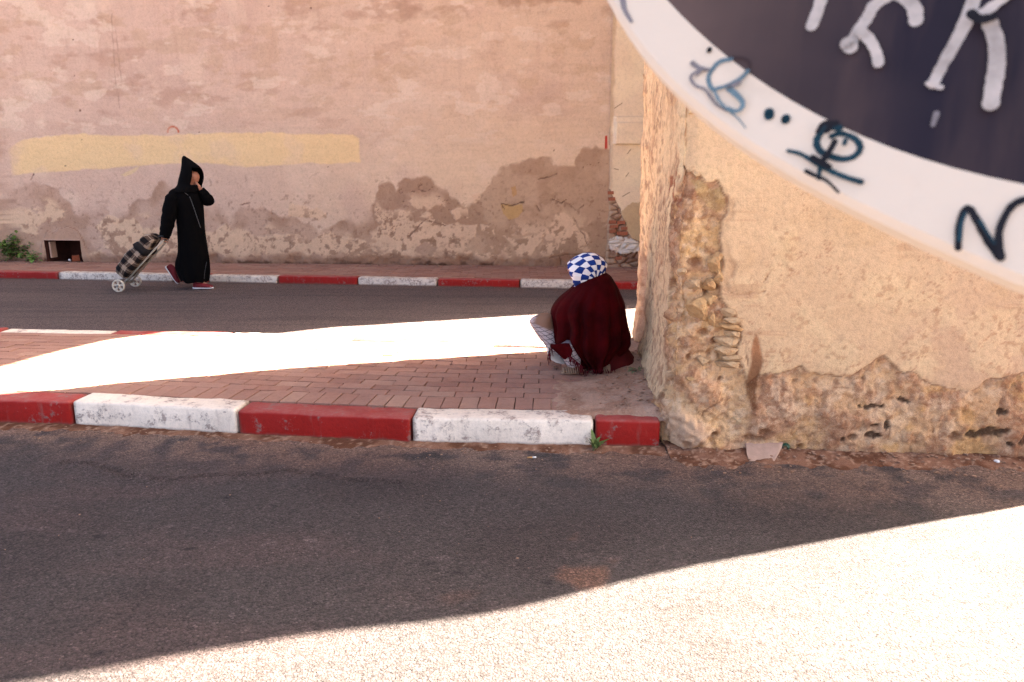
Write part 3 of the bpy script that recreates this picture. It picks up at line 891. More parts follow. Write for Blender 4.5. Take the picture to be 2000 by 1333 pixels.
# --- colours of the sound plaster
colr = np.broadcast_to(alb(232, 198, 156), U.shape + (3,)).copy()
colr = mix(colr, alb(222, 186, 146), sst(1.5, .6, W + (q1 - .5)) * .7)
colr = mix(colr, alb(208, 170, 140), sst(.5, .7, q1) * .5 * sst(1.5, .6, W))
colr = mix(colr, alb(240, 210, 164), sst(.52, .66, q2) * .4)
colr = mix(colr, alb(218, 180, 134), sst(.55, .7, fbm(U, W, .3, 5, 311)) * .35)
veins = np.abs(fbm(U, W, .13, 5, 313, .6) - .5)
colr = mix(colr, alb(184, 134, 100), sst(.012, .001, veins) * sst(.42, .56, fbm(U, W, .35, 4, 315)) * sst(2.2, 1.0, W) * .75)
speck = sst(.66, .72, fbm(U, W, .028, 3, 317)) * sst(.45, .6, q2)
colr = mix(colr, alb(180, 132, 96), speck * .45 * sst(1.9, 1.0, W))
lines = sst(.62, .7, fbm(U * .12, W * 2.5, .05, 4, 319)) * sst(.52, .62, fbm(U, W, .3, 3, 321))
colr = mix(colr, alb(192, 146, 110), lines * .4 * sst(1.7, 1.1, W))
# --- left side: pinkish, streaked from top to bottom, pitted
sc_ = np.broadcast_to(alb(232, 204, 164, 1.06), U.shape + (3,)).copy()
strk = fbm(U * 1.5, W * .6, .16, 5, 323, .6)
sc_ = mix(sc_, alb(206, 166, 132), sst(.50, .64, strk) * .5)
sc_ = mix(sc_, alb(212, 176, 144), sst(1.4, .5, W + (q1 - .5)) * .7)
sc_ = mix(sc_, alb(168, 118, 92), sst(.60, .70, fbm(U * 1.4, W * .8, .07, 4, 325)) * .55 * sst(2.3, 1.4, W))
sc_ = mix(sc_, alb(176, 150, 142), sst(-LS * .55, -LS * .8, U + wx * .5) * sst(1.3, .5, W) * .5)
sc_ = sc_ * np.array([1.24, 1.27, 1.18])  # side brightened in colour, standing in for bounce from the sunlit strip
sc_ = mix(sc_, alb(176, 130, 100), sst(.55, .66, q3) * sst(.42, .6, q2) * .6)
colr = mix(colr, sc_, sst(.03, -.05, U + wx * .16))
# --- lost plaster
P1 = fpx([(1200, 300), (1327, 306), (1334, 318), (1345, 330), (1364, 337), (1382, 356), (1396, 352), (1404, 349), (1416, 362), (1420, 392), (1414, 430), (1406, 468), (1413, 492), (1416, 515), (1408, 555), (1405, 588),
          (1428, 604), (1447, 632), (1449, 660), (1438, 690), (1452, 722), (1464, 752), (1486, 735), (1520, 728), (1560, 718), (1580, 728), (1620, 736), (1650, 738), (1690, 720), (1728, 700), (1745, 712), (1765, 730),
          (1785, 724), (1797, 738), (1820, 754), (1860, 761), (1890, 760), (1920, 745), (1960, 735), (2000, 728), (2100, 735), (2300, 720), (2300, 960), (1200, 960)])
d1 = sdf(U + wx * .07 + (q3 - .5) * .02, W + wz * .07 + (q3 - .5) * .02, P1)
ext = (.03 + .30 * fbm(U * 0, W, .5, 4, 326)) * sst(1.62, 1.2, W)
d1 = np.where(U < 0, (-U - ext) * .6 + wx * .12 + sst(1.4, 1.7, W), d1)
# on the side the loss climbs only at the very corner and along the foot
foot_s = .16 + .10 * fbm(U, W, .4, 3, 327)
d1 = np.where(U < 0, np.minimum(d1, (W - foot_s) * .8 + wz * .05), d1)
lost = sst(.004, -.010, d1)
# tan second coat showing as a rim
rim = sst(.050, .035, d1 + (fbm(U, W, .09, 4, 329) - .5) * .09) * (1 - lost) * sst(.20, .34, U) * sst(.80, .9, W)
colr = mix(colr, alb(196, 156, 118), rim * .85)
f1, f21, cid = voro(U + wx * .06, W * 1.25 + wz * .06, .085, 331)
g1, g21, gid = voro(U + wx * .03, W + wz * .03, .032, 333)
rub = np.broadcast_to(alb(222, 188, 148), U.shape + (3,)).copy()
rub = mix(rub, alb(192, 150, 122), sst(.45, .65, q2) * .65)
rub = mix(rub, alb(222, 186, 132), sst(.5, .68, fbm(U, W, .22, 5, 335)) * .6)
rub = mix(rub, alb(228, 206, 180), sst(.62, .9, gid) * .5)
rub = mix(rub, alb(150, 106, 80), sst(.56, .66, q3) * .6)
baseZ = sst(.50, .34, W + wz * .15) * sst(.35, .5, U)
bas = mix(np.broadcast_to(alb(200, 164, 128), U.shape + (3,)), alb(176, 140, 114), sst(.4, .62, q2))
bas = mix(bas, alb(210, 166, 108), sst(.54, .66, fbm(U, W, .2, 5, 337)) * .7)
bas = mix(bas, alb(222, 196, 168), sst(.57, .68, fbm(U, W, .12, 5, 339)) * .6)
bas = mix(bas, alb(150, 106, 80), sst(.6, .7, q3) * .6)
rub = mix(rub, bas, baseZ * .85)
rub = mix(rub, alb(140, 94, 70), sst(.56, .64, q4) * sst(.45, .6, q2) * .5)
rub = rub * np.array([1.24, 1.16, 1.06])
colr = mix(colr, rub, lost)
yl = sst(.006, -.008, sdf(U + wx * .04, W + wz * .04, fpx([(1350, 348), (1372, 350), (1390, 370), (1412, 362), (1416, 405), (1402, 420), (1384, 402), (1366, 384)])))
colr = mix(colr, alb(218, 184, 128), yl * .8)
br = sst(.012, -.012, sdf(U + wx * .06, W + wz * .06, spx([(1303, 345), (1316, 335), (1325, 345), (1322, 392), (1300, 392), (1298, 372)])))
br2 = br * sst(.4, .55, q3)
colr = mix(colr, alb(178, 106, 72), br2 * .85)
# brown run-off stain
st = sdf(U + wx * .04, W + wz * .04, fpx([(1479, 652), (1486, 668), (1491, 690), (1492, 720), (1482, 745), (1478, 768), (1476, 798), (1466, 800), (1460, 770), (1460, 745), (1468, 705), (1472, 675)]))
sm = sst(.008, -.010, st)
stc = mix(np.broadcast_to(alb(172, 112, 74), U.shape + (3,)), alb(122, 74, 46), sst(.62, .42, W + wz * .1))
colr = mix(colr, stc, sm * .85)
# short tan scars along the upper corner
for (v0, v1) in ((215, 225), (243, 264), (274, 293)):
    colr = mix(colr, alb(190, 148, 108), sst(.014, .007, pline(U + wx * .02, W, fpx([(1336, v0), (1334, v1)]))) * .85)
# --- relief
ew = sst(.0, .5, np.clip(U, 0, 1))
D = (q1 - .5) * .035 + (q2 - .5) * .010 + (q3 - .5) * .003
D = D - rim * .008 + np.where(U < 0, (strk - .5) * .012 + (q3 - .5) * .016 + (q4 - .5) * .008 + (q2 - .5) * .02, 0)
stone = sst(.0, .35, f21)
rough_z = sst(1.42, 1.15, W + wz * .2) + .25
rel = -.022 + (q2 - .5) * .055 * rough_z + (stone - .5) * .007 * rough_z + (q3 - .5) * .030 + (q4 - .5) * .014
rel = rel * (1 - .35 * baseZ) + sst(.55, .15, W) * .035 * sst(.0, .15, U)
D = D + lost * rel
D = D - sst(.09, .0, np.abs(U)) * .026 - br2 * .010                            # softened corner
# bulging smooth lump of render at the foot of the corner
lump = sst(.02, -.05, sdf(U + wx * .05, W + wz * .05, fpx([(1286, 800), (1310, 792), (1345, 800), (1372, 822), (1390, 850), (1380, 868), (1340, 880), (1286, 880)])))
D = D + lump * .045 * (W < .5); colr = mix(colr, alb(208, 174, 144), lump * .85)
# holes
holes = np.zeros(U.shape)
for (a_, b_, rx, rz) in ((1358, 516, 16, 9), (1322, 590, 15, 20), (1372, 650, 12, 7), (1396, 668, 8, 7), (1386, 690, 7, 6), (1345, 700, 5, 8), (1400, 560, 6, 9), (1382, 572, 5, 8), (1410, 740, 5, 5), (1470, 855, 22, 7), (1490, 842, 12, 9), (1392, 850, 7, 5), (1340, 862, 9, 8), (1660, 850, 8, 5), (1860, 850, 12, 9), (1560, 868, 7, 5)):
    p = fpx([(a_, b_)])[0]
    rr = np.hypot((U + wx * .03 - p[0]) / (rx / 345.), (W + wz * .03 - p[1]) / (rz / 345.))
    holes = np.maximum(holes, sst(1.15, .55, rr))
D = D - holes * .03
colr = mix(colr, alb(164, 116, 84), holes * .6)
black = np.zeros(U.shape)
for (a_, b_, rx, rz) in ((1678, 794, 7, 4), (1690, 795, 8, 6), (1706, 791, 12, 5), (1722, 792, 4, 3), (1762, 784, 11, 4), (1950, 803, 13, 5), (1944, 807, 6, 4), (1728, 830, 5, 9), (1690, 846, 8, 6), (1702, 852, 13, 6), (1902, 848, 17, 8), (1930, 842, 18, 9), (1955, 838, 6, 5), (1965, 860, 7, 6), (1996, 858, 14, 11), (1703, 829, 7, 4), (1642, 850, 6, 5), (2030, 850, 20, 8), (2080, 812, 15, 6)):
    p = fpx([(a_, b_)])[0]
    rr = np.hypot((U + wx * .06 + (q4 - .5) * .02 - p[0]) / (rx / 345.), (W + wz * .06 - p[1]) / (rz / 345.))
    black = np.maximum(black, sst(1.1, .75, rr + (q4 - .5) * .9))
colr = mix(colr, np.broadcast_to(alb(62, 46, 36), colr.shape) * (1 + (q4 - .5)[..., None]), black * .9)
D = D - black * .012
# cracks in the plaster and at its broken edge
cr = sst(.0065, .001, np.abs(d1)) * sst(.3, .5, q3 + .1) * .9 * (W > .12)
for pts in ([(1728, 700), (1750, 716), (1765, 730)], [(1630, 756), (1660, 760)], [(1650, 740), (1690, 742)], [(1407, 752), (1412, 780), (1372, 808)], [(1372, 808), (1378, 826), (1360, 800)], [(1430, 572), (1495, 573)], [(1495, 556), (1510, 530)], [(1455, 660), (1460, 690), (1462, 715)],
            [(1775, 822), (1785, 832), (1815, 826), (1820, 840)], [(1735, 835), (1732, 862)]):
    d = pline(U + wx * .05, W + wz * .05, fpx(pts))
    cr = np.maximum(cr, sst(.008, .001, d) * (.35 + .65 * sst(.4, .6, q3)))
vc = sst(.006, .001, np.abs(fbm(U * 4, W * .6, .3, 4, 341) - .5) * .12) * sst(.02, -.05, U) * sst(.48, .6, q1)
cr = np.maximum(cr, vc * .6)
pit = sst(.63, .70, fbm(U * 1.0, W * .7, .035, 3, 343)) * np.maximum(lost * .6, sst(0, -.06, U) * sst(1.9, 1.2, W) * .8)
colr = mix(colr, alb(132, 84, 56), cr * .7); D = D - cr * .008
colr = mix(colr, alb(142, 96, 72), pit * .6); D = D - pit * .006
# hollow behind the broken pilaster at the back of the side wall, flare at the foot
gz = sst(1.05, .75, W + wz * .1)
gro = sst(.17, .05, np.abs(U + LS - .36)) * gz
D = D - gro * .10
D = D + sst(.5, .15, W) * .045 * sst(0.0, -.1, U) * (1 - gro)
colr = mix(colr, alb(176, 148, 138), gro * .5)  # recess shade of the hollow tinted into the colour
colr = colr * (1 + (q4 - .5)[..., None] * .10) * np.array([1.04, 1.0, .98])
colr = mix(colr, np.broadcast_to(alb(120, 96, 78), colr.shape), (U < -LS - .1) | (U > LF + .02))      # unseen sides darkened to weaken the light they bounce
rmask = np.clip(np.maximum(lost * (1 - .8 * lump), sst(.03, -.05, U) * (.55 + .4 * sst(1.9, .9, W + (q1 - .5)))) * (1 - .5 * black), 0, 1)
# --- positions
def outline(s):
    if s < -LS: return B0 + (D0 - B0) * min(1, (-LS - s) / 2.9)
    if s <= 0: return A0 - sdir * (-s)
    if s <= LF: return A0 + fdir * s
    return C0 + (D0 - C0) * min(1, (s - LF) / 2.6)
OP = np.array([outline(s) for s in S])
NR = np.zeros((len(S), 2))
bn = np.array([-(D0 - B0)[1], (D0 - B0)[0]]); bn /= np.linalg.norm(bn)
for i, s in enumerate(S):
    w1 = float(sst(-.05, .05, np.array(s))); w0 = float(sst(-LS - .05, -LS + .05, np.array(s)))
    n = bn * (1 - w0) + SN[:2] * w0 * (1 - w1) + FN[:2] * w1
    if s > LF - .02: n = n * 0 + np.array([1.0, 0.0])
    NR[i] = n / np.linalg.norm(n)
P = np.empty(U.shape + (3,))
P[..., 0] = OP[:, None, 0] + NR[:, None, 0] * D
P[..., 1] = OP[:, None, 1] + NR[:, None, 1] * D
P[..., 2] = W
# corners bulge and lean, shaped to curve the shadow edges they throw
P[..., 1] -= (S > LF - .3)[:, None] * .08 * np.exp(-((W - 3.5) / .42) ** 2)
P[..., 1] += sst(-LS + .5, -LS, S)[:, None] * np.interp(W, [0, .5, 1.3, 2.35, 3.1, 3.8, 5], [0, 0, .01, .07, .03, -.04, -.15])
ruin = empty('corner_building', (float(A0[0]), float(A0[1]), 0))
tag(ruin, 'cream plastered building with crumbling rubble corner and eroded foot at right', 'building')
RO = np.array([A0[0], A0[1], 0])
M_RUIN = mat_painted('old_plaster_and_rubble', 42, 0.006, 0.22)
obj('outer_wall', P.reshape(-1, 3) - RO, grid_faces(len(S), len(zs)), M_RUIN, ruin, smooth=True, colors=np.concatenate([colr, rmask[..., None]], -1).reshape(-1, 4))
inner = [A0 + np.array([.12, .12]), C0 + np.array([-.06, .12]), D0 + np.array([-.06, -.12]), B0 + np.array([.12, -.30])]
v = [(p[0] - RO[0], p[1] - RO[1], z) for z in (-.05, 6.99) for p in inner]
obj('wall_core', v, [(0, 1, 5, 4), (1, 2, 6, 5), (2, 3, 7, 6), (3, 0, 4, 7), (4, 5, 6, 7)], M_CORE, ruin)
# ledge moulding below the sign
mo = fpx([(1338, 219), (2300, 205)])
v, f = [], []
for s_ in (mo[0][0] + .02, 3.0):
    for dd_, zz in ((-.03, mo[0][1] - .012), (.012, mo[0][1] - .004), (.014, mo[0][1] + .012), (.010, mo[0][1] + .06), (-.03, mo[0][1] + .06)):
        p = A0 + fdir * s_ + FN[:2] * dd_ - RO[:2]
        v.append((p[0], p[1], zz))
f = [(i, i + 1, i + 6, i + 5) for i in range(4)] + [(0, 1, 2, 3, 4), (9, 8, 7, 6, 5)]
obj('moulding', v, f, mat_plain('moulding_plaster', alb(232, 200, 154), .92, .15, 20, .003), ruin)
# single stones standing out of the rubble
def mat_stone(name, c1, c2):
    t = NT(name)
    ge = t.add('ShaderNodeNewGeometry').outputs['Position']
    oi = t.add('ShaderNodeObjectInfo').outputs['Random']
    n1 = t.noise(ge, 30, 6, .7); n2 = t.noise(ge, 120, 4, .7)
    c = t.mixc(t.ramp(n1, [(.35, 0.0), (.65, 1.0)]), c1, c2)
    c = t.mul(c, t.ramp(oi, [(0, .86), (1, 1.08)]))
    c = t.mul(c, t.ramp(n2, [(.3, .75), (.5, 1.0), (.75, 1.1)]))
    b = t.bump(n1, .009); b = t.bump(n2, .003, 1.0, b)
    return t.out(c, .93, b)
M_ST1 = mat_stone('pale_stone', alb(228, 194, 152), alb(206, 164, 122))
M_ST2 = mat_stone('ochre_stone', alb(224, 182, 130), alb(196, 148, 102))
rocks1 = [rock_mesh('stone', M_ST1, k, .30, 3) for k in range(4)]
rocks2 = [rock_mesh('stone', M_ST2, k + 20, .30, 3) for k in range(4)]
for k, (a_, b_, rx, rz, ty, pr) in enumerate((
        (1425, 612, 20, 9, 0, .3), (1431, 627, 20, 7, 0, .25), (1424, 641, 26, 8, 1, .3), (1432, 655, 18, 7, 0, .3), (1421, 670, 24, 10, 0, .35), (1417, 687, 24, 9, 0, .3), (1431, 701, 18, 6, 0, .35), (1424, 715, 26, 8, 0, .4),
        (1398, 520, 15, 15, 1, .35), (1402, 503, 12, 8, 1, .3), (1386, 558, 11, 13, 1, .35), (1356, 558, 15, 11, 0, .4), (1366, 606, 27, 20, 1, .5), (1385, 586, 14, 10, 1, .4), (1332, 531, 8, 6, 0, .5), (1404, 545, 8, 12, 1, .3),
        (1392, 628, 9, 12, 1, .3), (1372, 706, 12, 9, 0, .3), (1350, 742, 16, 10, 1, .25), (1385, 770, 14, 9, 0, .25), (1406, 790, 12, 8, 0, .25), (1326, 808, 14, 8, 0, .3), (1365, 862, 12, 8, 1, .3), (1335, 856, 10, 8, 1, .3),
        (1440, 822, 18, 10, 0, .2), (1756, 838, 28, 14, 1, .15), (1528, 862, 22, 8, 1, .25), (1590, 866, 20, 7, 0, .2), (1412, 862, 20, 8, 0, .3), (1360, 340, 10, 6, 0, .3))):
    p = fpx([(a_, b_)])[0]
    rx_, rz_ = rx / 340., rz / 340.
    P3 = A0 + fdir * p[0] - RO[:2] - FN[:2] * .020
    me = (rocks2 if ty else rocks1)[k % 4]
    dep = max(.03, pr * .10)
    o = place('stone', me, ruin, (P3[0], P3[1], p[1]), (random.uniform(-.1, .1), random.uniform(-.12, .12), math.atan2(fdir[1], fdir[0]) + random.uniform(-.1, .1)), (rx_ * 1.15, dep, rz_ * 1.15))

# ================================================================== SAND, DIRT, STONES, LITTER
M_SAND = mat_painted('loose_sand', 70, 0.006, 0.35)
def heap(name, x0, x1, y0, y1, step, fn, base_z, colfn):
    gx, gy = np.arange(x0, x1, step), np.arange(y0, y1, step)
    Xg, Yg = np.meshgrid(gx, gy, indexing='ij')
    h = fn(Xg, Yg)
    keepf = (h[:-1, :-1] > -.012) | (h[1:, 1:] > -.012) | (h[1:, :-1] > -.012) | (h[:-1, 1:] > -.012)
    return obj(name, np.stack([Xg, Yg, base_z + h], -1).reshape(-1, 3), grid_faces(len(gx), len(gy), keepf), M_SAND, None, True, colfn(Xg, Yg, h).reshape(-1, 3))
def side_x(y): return A0[0] + (B0[0] - A0[0]) * (y - A0[1]) / (B0[1] - A0[1])
def sand_h(x, y):
    d = side_x(y) - x                               # metres out from the side wall
    reach = .26 + .16 * fbm(x, y, .3, 4, 401) + .20 * sst(5.2, 4.3, y)
    h = .055 * np.clip(1 - d / reach, -1, 1.2)
    h = h + (fbm(x, y, .10, 4, 403) - .5) * .022 + (fbm(x, y, .025, 3, 405) - .5) * .006
    edge = sst(3.88, 4.0, y + (fbm(x, y, .1, 3, 407) - .5) * .08)
    return h * edge - .02 * (1 - edge)
def sand_c(x, y, h):
    c = mix(np.broadcast_to(alb(200, 162, 138), x.shape + (3,)), alb(180, 138, 114), sst(.4, .65, fbm(x, y, .12, 4, 409)))
    return mix(c, alb(206, 168, 142), sst(.6, .7, fbm(x, y, .02, 3, 411)) * .6)
sand = stuff(heap('sand_drift', .15, 1.05, 3.86, 5.72, .010, sand_h, KERB_H, sand_c), 'loose sandy soil drifted against the foot of the broken corner', 'sand')
def front_y(x): return A0[1] + (C0[1] - A0[1]) * (x - A0[0]) / (C0[0] - A0[0])
def dirt_h(x, y):
    d = front_y(x) - y
    reach = .16 + .14 * fbm(x, y, .35, 4, 421)
    h = .022 * np.clip(1 - d / reach, -1, 1.3)
    return h + (fbm(x, y, .07, 4, 423) - .5) * .020 - .002
def dirt_c(x, y, h):
    c = mix(np.broadcast_to(alb(150, 108, 86), x.shape + (3,)), alb(112, 72, 52), sst(.42, .62, fbm(x, y, .10, 4, 425)))
    return mix(c, alb(190, 154, 130), sst(.62, .72, fbm(x, y, .025, 3, 427)) * .7)
dirt = stuff(heap('dirt', .84, 3.2, 3.3, 4.0, .011, dirt_h, 0.0, dirt_c), 'reddish dirt lying along the foot of the cream facade', 'dirt')
def kdirt_h(x, y):
    d = kerb_y(x) - y
    h = .012 * np.clip(1 - d / (.05 + .10 * fbm(x, y, .3, 4, 431)), -1, 1.3)
    return h + (fbm(x, y, .06, 4, 433) - .5) * .014 - .002
kdirt = stuff(heap('dirt', -3.6, .84, 3.55, 4.75, .014, lambda x, y: np.where(y > kerb_y(x) + .02, -.05, kdirt_h(x, y)), 0.0, dirt_c), 'thin line of brown dirt along the bottom of the painted kerb', 'dirt')

M_CHIP = mat_stone('stone_chips', alb(196, 160, 134), alb(150, 112, 92))
chip = rock_mesh('chip', M_CHIP, 3, .2, 1)
parts = []
rg = random.Random(11)
def scatter(n, fx, zf, r0, r1):
    for _ in range(n):
        x, y = fx()
        r = r0 + (r1 - r0) * rg.random() ** 3
        M = Matrix.Translation((x, y, zf(x, y) + r * .25)) @ Matrix.Rotation(rg.uniform(0, 6.3), 4, 'Z') @ Matrix.Diagonal((r * rg.uniform(.7, 1.5), r, r * .6, 1))
        parts.append(([M @ w.co for w in chip.vertices], [tuple(p.vertices) for p in chip.polygons]))
one = lambda f_, x, y: float(f_(np.array([x]), np.array([y]))[0])
def s_pos():
    y = rg.uniform(3.95, 5.3); return (side_x(y) - abs(rg.gauss(.05, .2)), y)
scatter(420, s_pos, lambda x, y: KERB_H + max(0, one(sand_h, x, y)), .003, .016)
def d_pos():
    x = rg.uniform(.85, 3.0); return (x, front_y(x) - .02 - abs(rg.gauss(0, .13)))
scatter(520, d_pos, lambda x, y: max(0, one(dirt_h, x, y)), .002, .013)
def k_pos():
    x = rg.uniform(-3.4, .85); return (x, kerb_y(x) - .01 - abs(rg.gauss(0, .10)))
scatter(420, k_pos, lambda x, y: 0, .002, .010)
scatter(120, lambda: (rg.uniform(-2.5, 2.6), rg.uniform(1.8, 3.7)), lambda x, y: 0, .0015, .006)
def w_pos():
    x = rg.uniform(-8, 1.3); return (x, wall_y(x) - .05 - abs(rg.gauss(0, .06)))
scatter(160, w_pos, lambda x, y: FAR_H, .006, .03)
stuff(obj('stone_chips', *join(parts), M_CHIP, None), 'small stone chips scattered along kerb and walls', 'gravel')

# flat slab leaning on the dirt at the facade
sl = [on_z(a_, b_, .01) for a_, b_ in ((1446, 866), (1470, 858), (1514, 853), (1524, 864), (1502, 892), (1462, 898), (1452, 882))]
ctr = sum(sl) / len(sl)
top = [((p - ctr)[0], (p - ctr)[1], .042 + .045 * ((p - ctr)[1] / .13)) for p in sl]
bot = [(x * .97, y * .97, z - .035) for x, y, z in top]
me = bevel_mesh('stone_slab', top + bot, [tuple(range(7)), tuple(range(13, 6, -1))] + [(i, i + 7, (i + 1) % 7 + 7, (i + 1) % 7) for i in range(7)], .006, 2, .004, mat_plain('slab_cement', alb(190, 158, 140), .93, .25, 18, .006), 5, 1)
tag(place('stone_slab', me, None, (float(ctr[0]), float(ctr[1]) - .07, 0)), 'flat broken slab of pale cement resting against the foot of the cream facade', 'slab')

t = NT('green_glass'); t.b.inputs['Transmission Weight'].default_value = .6; t.b.inputs['Roughness'].default_value = .1
M_GLASS = t.out((.03, .16, .10, 1))
p = on_z(1535, 872, .02)
rings = []
for zz, r in ((0, .022), (.03, .022), (.05, .016), (.052, .012), (.03, .016), (.004, .017)):
    rings.append([(zz, r * math.cos(k * math.pi / 8), r * math.sin(k * math.pi / 8)) for k in range(16)])
o = obj('bottle_neck', *loft(rings, True, True), M_GLASS, None, True, loc=(float(p[0]), float(p[1]), .024))
o.rotation_euler = (0, -.1, -2.0)
tag(o, 'broken green glass bottle neck lying beside the pale slab', 'bottle')
M_WHITE = mat_plain('white_paper', (.75, .73, .70), .8, .1, 30, .001)
M_FILT = mat_plain('cigarette_filter', alb(200, 150, 100), .8, .1, 60, .001)
p = on_z(1040, 893, .008)
cig = empty('cigarette_end', (float(p[0]), float(p[1]), .006), .1)
obj('paper', *tube([(0, 0, 0), (.02, 0, 0)], .0045, 8), M_WHITE, cig, True)
obj('filter', *tube([(-.028, 0, 0), (0, 0, 0)], .0047, 8), M_FILT, cig, True)
tag(cig, 'small cigarette end lying on the asphalt in front of the white kerbstone', 'cigarette')
for (a_, b_, r, lb) in ((1947, 902, .014, 'crumpled white scrap of paper lying by the facade at right'), (1850, 888, .011, 'little white scrap of plastic lying in the dirt by the facade')):
    p = on_z(a_, b_, .01)
    me = rock_mesh('paper_scrap', M_WHITE, int(a_), .5, 2)
    tag(place('paper_scrap', me, None, (float(p[0]), float(p[1]), .012), (0, 0, 1), (r, r, r * .7)), lb, 'litter')
p = on_z(133, 507, FAR_H)
me = bevel_mesh('brick_fragment', *box(-.05, .05, -.05, .05, 0, .09), .012, 2, .008, mat_plain('broken_brick', alb(160, 84, 56), .9, .3, 25, .008), 3)
hp = wl((vx0 + (vx1 - vx0) * .70), .10, FAR_H)
tag(place('brick_fragment', me, None, (WO[0] + hp[0], WO[1] + hp[1], FAR_H), (0, 0, .5)), 'broken red brick piece lying in the mouth of the vent hole', 'brick')
hp = wl((vx0 + (vx1 - vx0) * .56), .06, FAR_H)
tag(place('paper_scrap', rock_mesh('paper_scrap', M_WHITE, 91, .4, 2), None, (WO[0] + hp[0], WO[1] + hp[1], FAR_H + .02), (0, 0, 0), (.022, .022, .022)), 'small white ball of litter in the vent hole beside the brick piece', 'litter')

# ================================================================== WEEDS
def mat_leaf(name, c1, c2):
    t = NT(name)
    isl = t.add('ShaderNodeNewGeometry').outputs['Random Per Island']
    c = t.mixc(isl, c1, c2)
    n = t.noise(t.coord(), 60, 3, .6)
    c = t.mul(c, t.ramp(n, [(.3, .8), (.7, 1.1)]))
    t.b.inputs['Subsurface Weight'].default_value = 0.0
    return t.out(c, .6, t.bump(n, .002))
M_LEAF = mat_leaf('weed_leaf', (.075, .12, .03), (.13, .17, .05))
M_LEAF2 = mat_leaf('dusty_leaf', (.10, .13, .055), (.17, .18, .09))
M_LEAF3 = mat_leaf('shrub_leaf', (.07, .15, .03), (.17, .26, .06))
M_STEM = mat_plain('weed_stem', (.12, .12, .05), .8, .2, 40, .001)
def leaf(base, d, L, wdt, droop, rg, seg=5):
    d = Vector(d).normalized(); side = d.cross(Vector((0, 0, 1)))
    side = side.normalized() if side.length > .05 else Vector((1, 0, 0))
    v, f = [], []
    p = Vector(base)
    for k in range(seg + 1):
        u = k / seg
        w = wdt * (math.sin(math.pi * (u ** .75)) * .95 + .06) * (1 if k < seg else .2)
        up = Vector((0, 0, .25 * w))
        v += [p + side * w + up, p.copy(), p - side * w + up]
        d2 = (d + Vector((0, 0, -droop * u * 1.6))).normalized()
        p = p + d2 * (L / seg)
    for k in range(seg):
        a_ = k * 3
        f += [(a_, a_ + 1, a_ + 4, a_ + 3), (a_ + 1, a_ + 2, a_ + 5, a_ + 4)]
    return v, f
def weed(name, loc, n, L, wdt, up, mat, label, seed, stems=0, spread=.02):
    rg = random.Random(seed)
    w = empty(name, loc)
    sp = []
    for k in range(n):
        a_ = k * 2.4 + rg.uniform(-.3, .3)
        el = up + rg.uniform(-.25, .35)
        d = (math.cos(a_), math.sin(a_), math.tan(el) * 1.0)
        b = (rg.uniform(-spread, spread), rg.uniform(-spread, spread), rg.uniform(0, .01) + .02 * (k / n))
        o = obj('leaf', *leaf(b, d, L * rg.uniform(.6, 1.1), wdt * rg.uniform(.75, 1.1), rg.uniform(.2, .6), rg), mat, w, True)
    obj('stem', *tube([(0, 0, -.02), (0, 0, .02), (.004, 0, .05)], [.005, .004, .002], 6), M_STEM, w, True)
    return tag(w, label, 'weed')
p = on_z(1159, 880, 0.0)
weed('weed', (float(p[0]), float(p[1]) - .008, 0.0), 13, .095, .013, .85, M_LEAF, 'small green weed growing at the foot of kerb where white meets red', 3)
for (a_, b_, s_, lb) in ((1262, 728, 1.0, 'dusty weed at the foot of the broken corner, larger upper one'), (1277, 742, .75, 'dusty weed at the foot of the broken corner, smaller lower one')):
    p = on_z(a_, b_, KERB_H + .03)
    weed('weed', (float(p[0]) - .05, float(p[1]), KERB_H + .025), 14, .085 * s_, .013 * s_, .35, M_LEAF2, lb, int(a_), 0, .035)
p = on_z(18, 509, FAR_H)
rgs = random.Random(8)
shrub = empty('shrub', (float(p[0]), float(p[1]) - .05, FAR_H))
stems = []; lv = []
for k in range(22):
    a_ = rgs.uniform(-.5, .5); 
    x0 = rgs.uniform(-.55, .55)
    hgt = rgs.uniform(.12, .52) * (1 - .55 * max(0, x0 / .55))
    tip = Vector((x0 + rgs.uniform(-.12, .18), rgs.uniform(-.22, .05), hgt))
    b0 = Vector((x0 * .7, 0, 0))
    mid = b0.lerp(tip, .5) + Vector((0, -.03, .05))
    stems.append(tube([b0, mid, tip], [.006, .005, .003], 5))
    for j in range(26):
        u = .15 + .85 * j / 26
        q = b0.lerp(mid, u * 2) if u < .5 else mid.lerp(tip, u * 2 - 1)
        q = q + Vector((rgs.gauss(0, .04), rgs.gauss(0, .04), rgs.gauss(0, .03)))
        if q.z < .01: q.z = .01
        lv.append(leaf(q, (rgs.uniform(-1, 1), rgs.uniform(-1, .4), rgs.uniform(-.2, .7)), rgs.uniform(.05, .10), rgs.uniform(.022, .038), rgs.uniform(.2, .8), rgs, 3))
obj('stem', *join(stems), M_STEM, shrub, True)
stuff(obj('foliage', *join(lv), M_LEAF3, shrub, True))
tag(shrub, 'leafy green shrub growing at the foot of the pink wall beside vent hole', 'shrub')

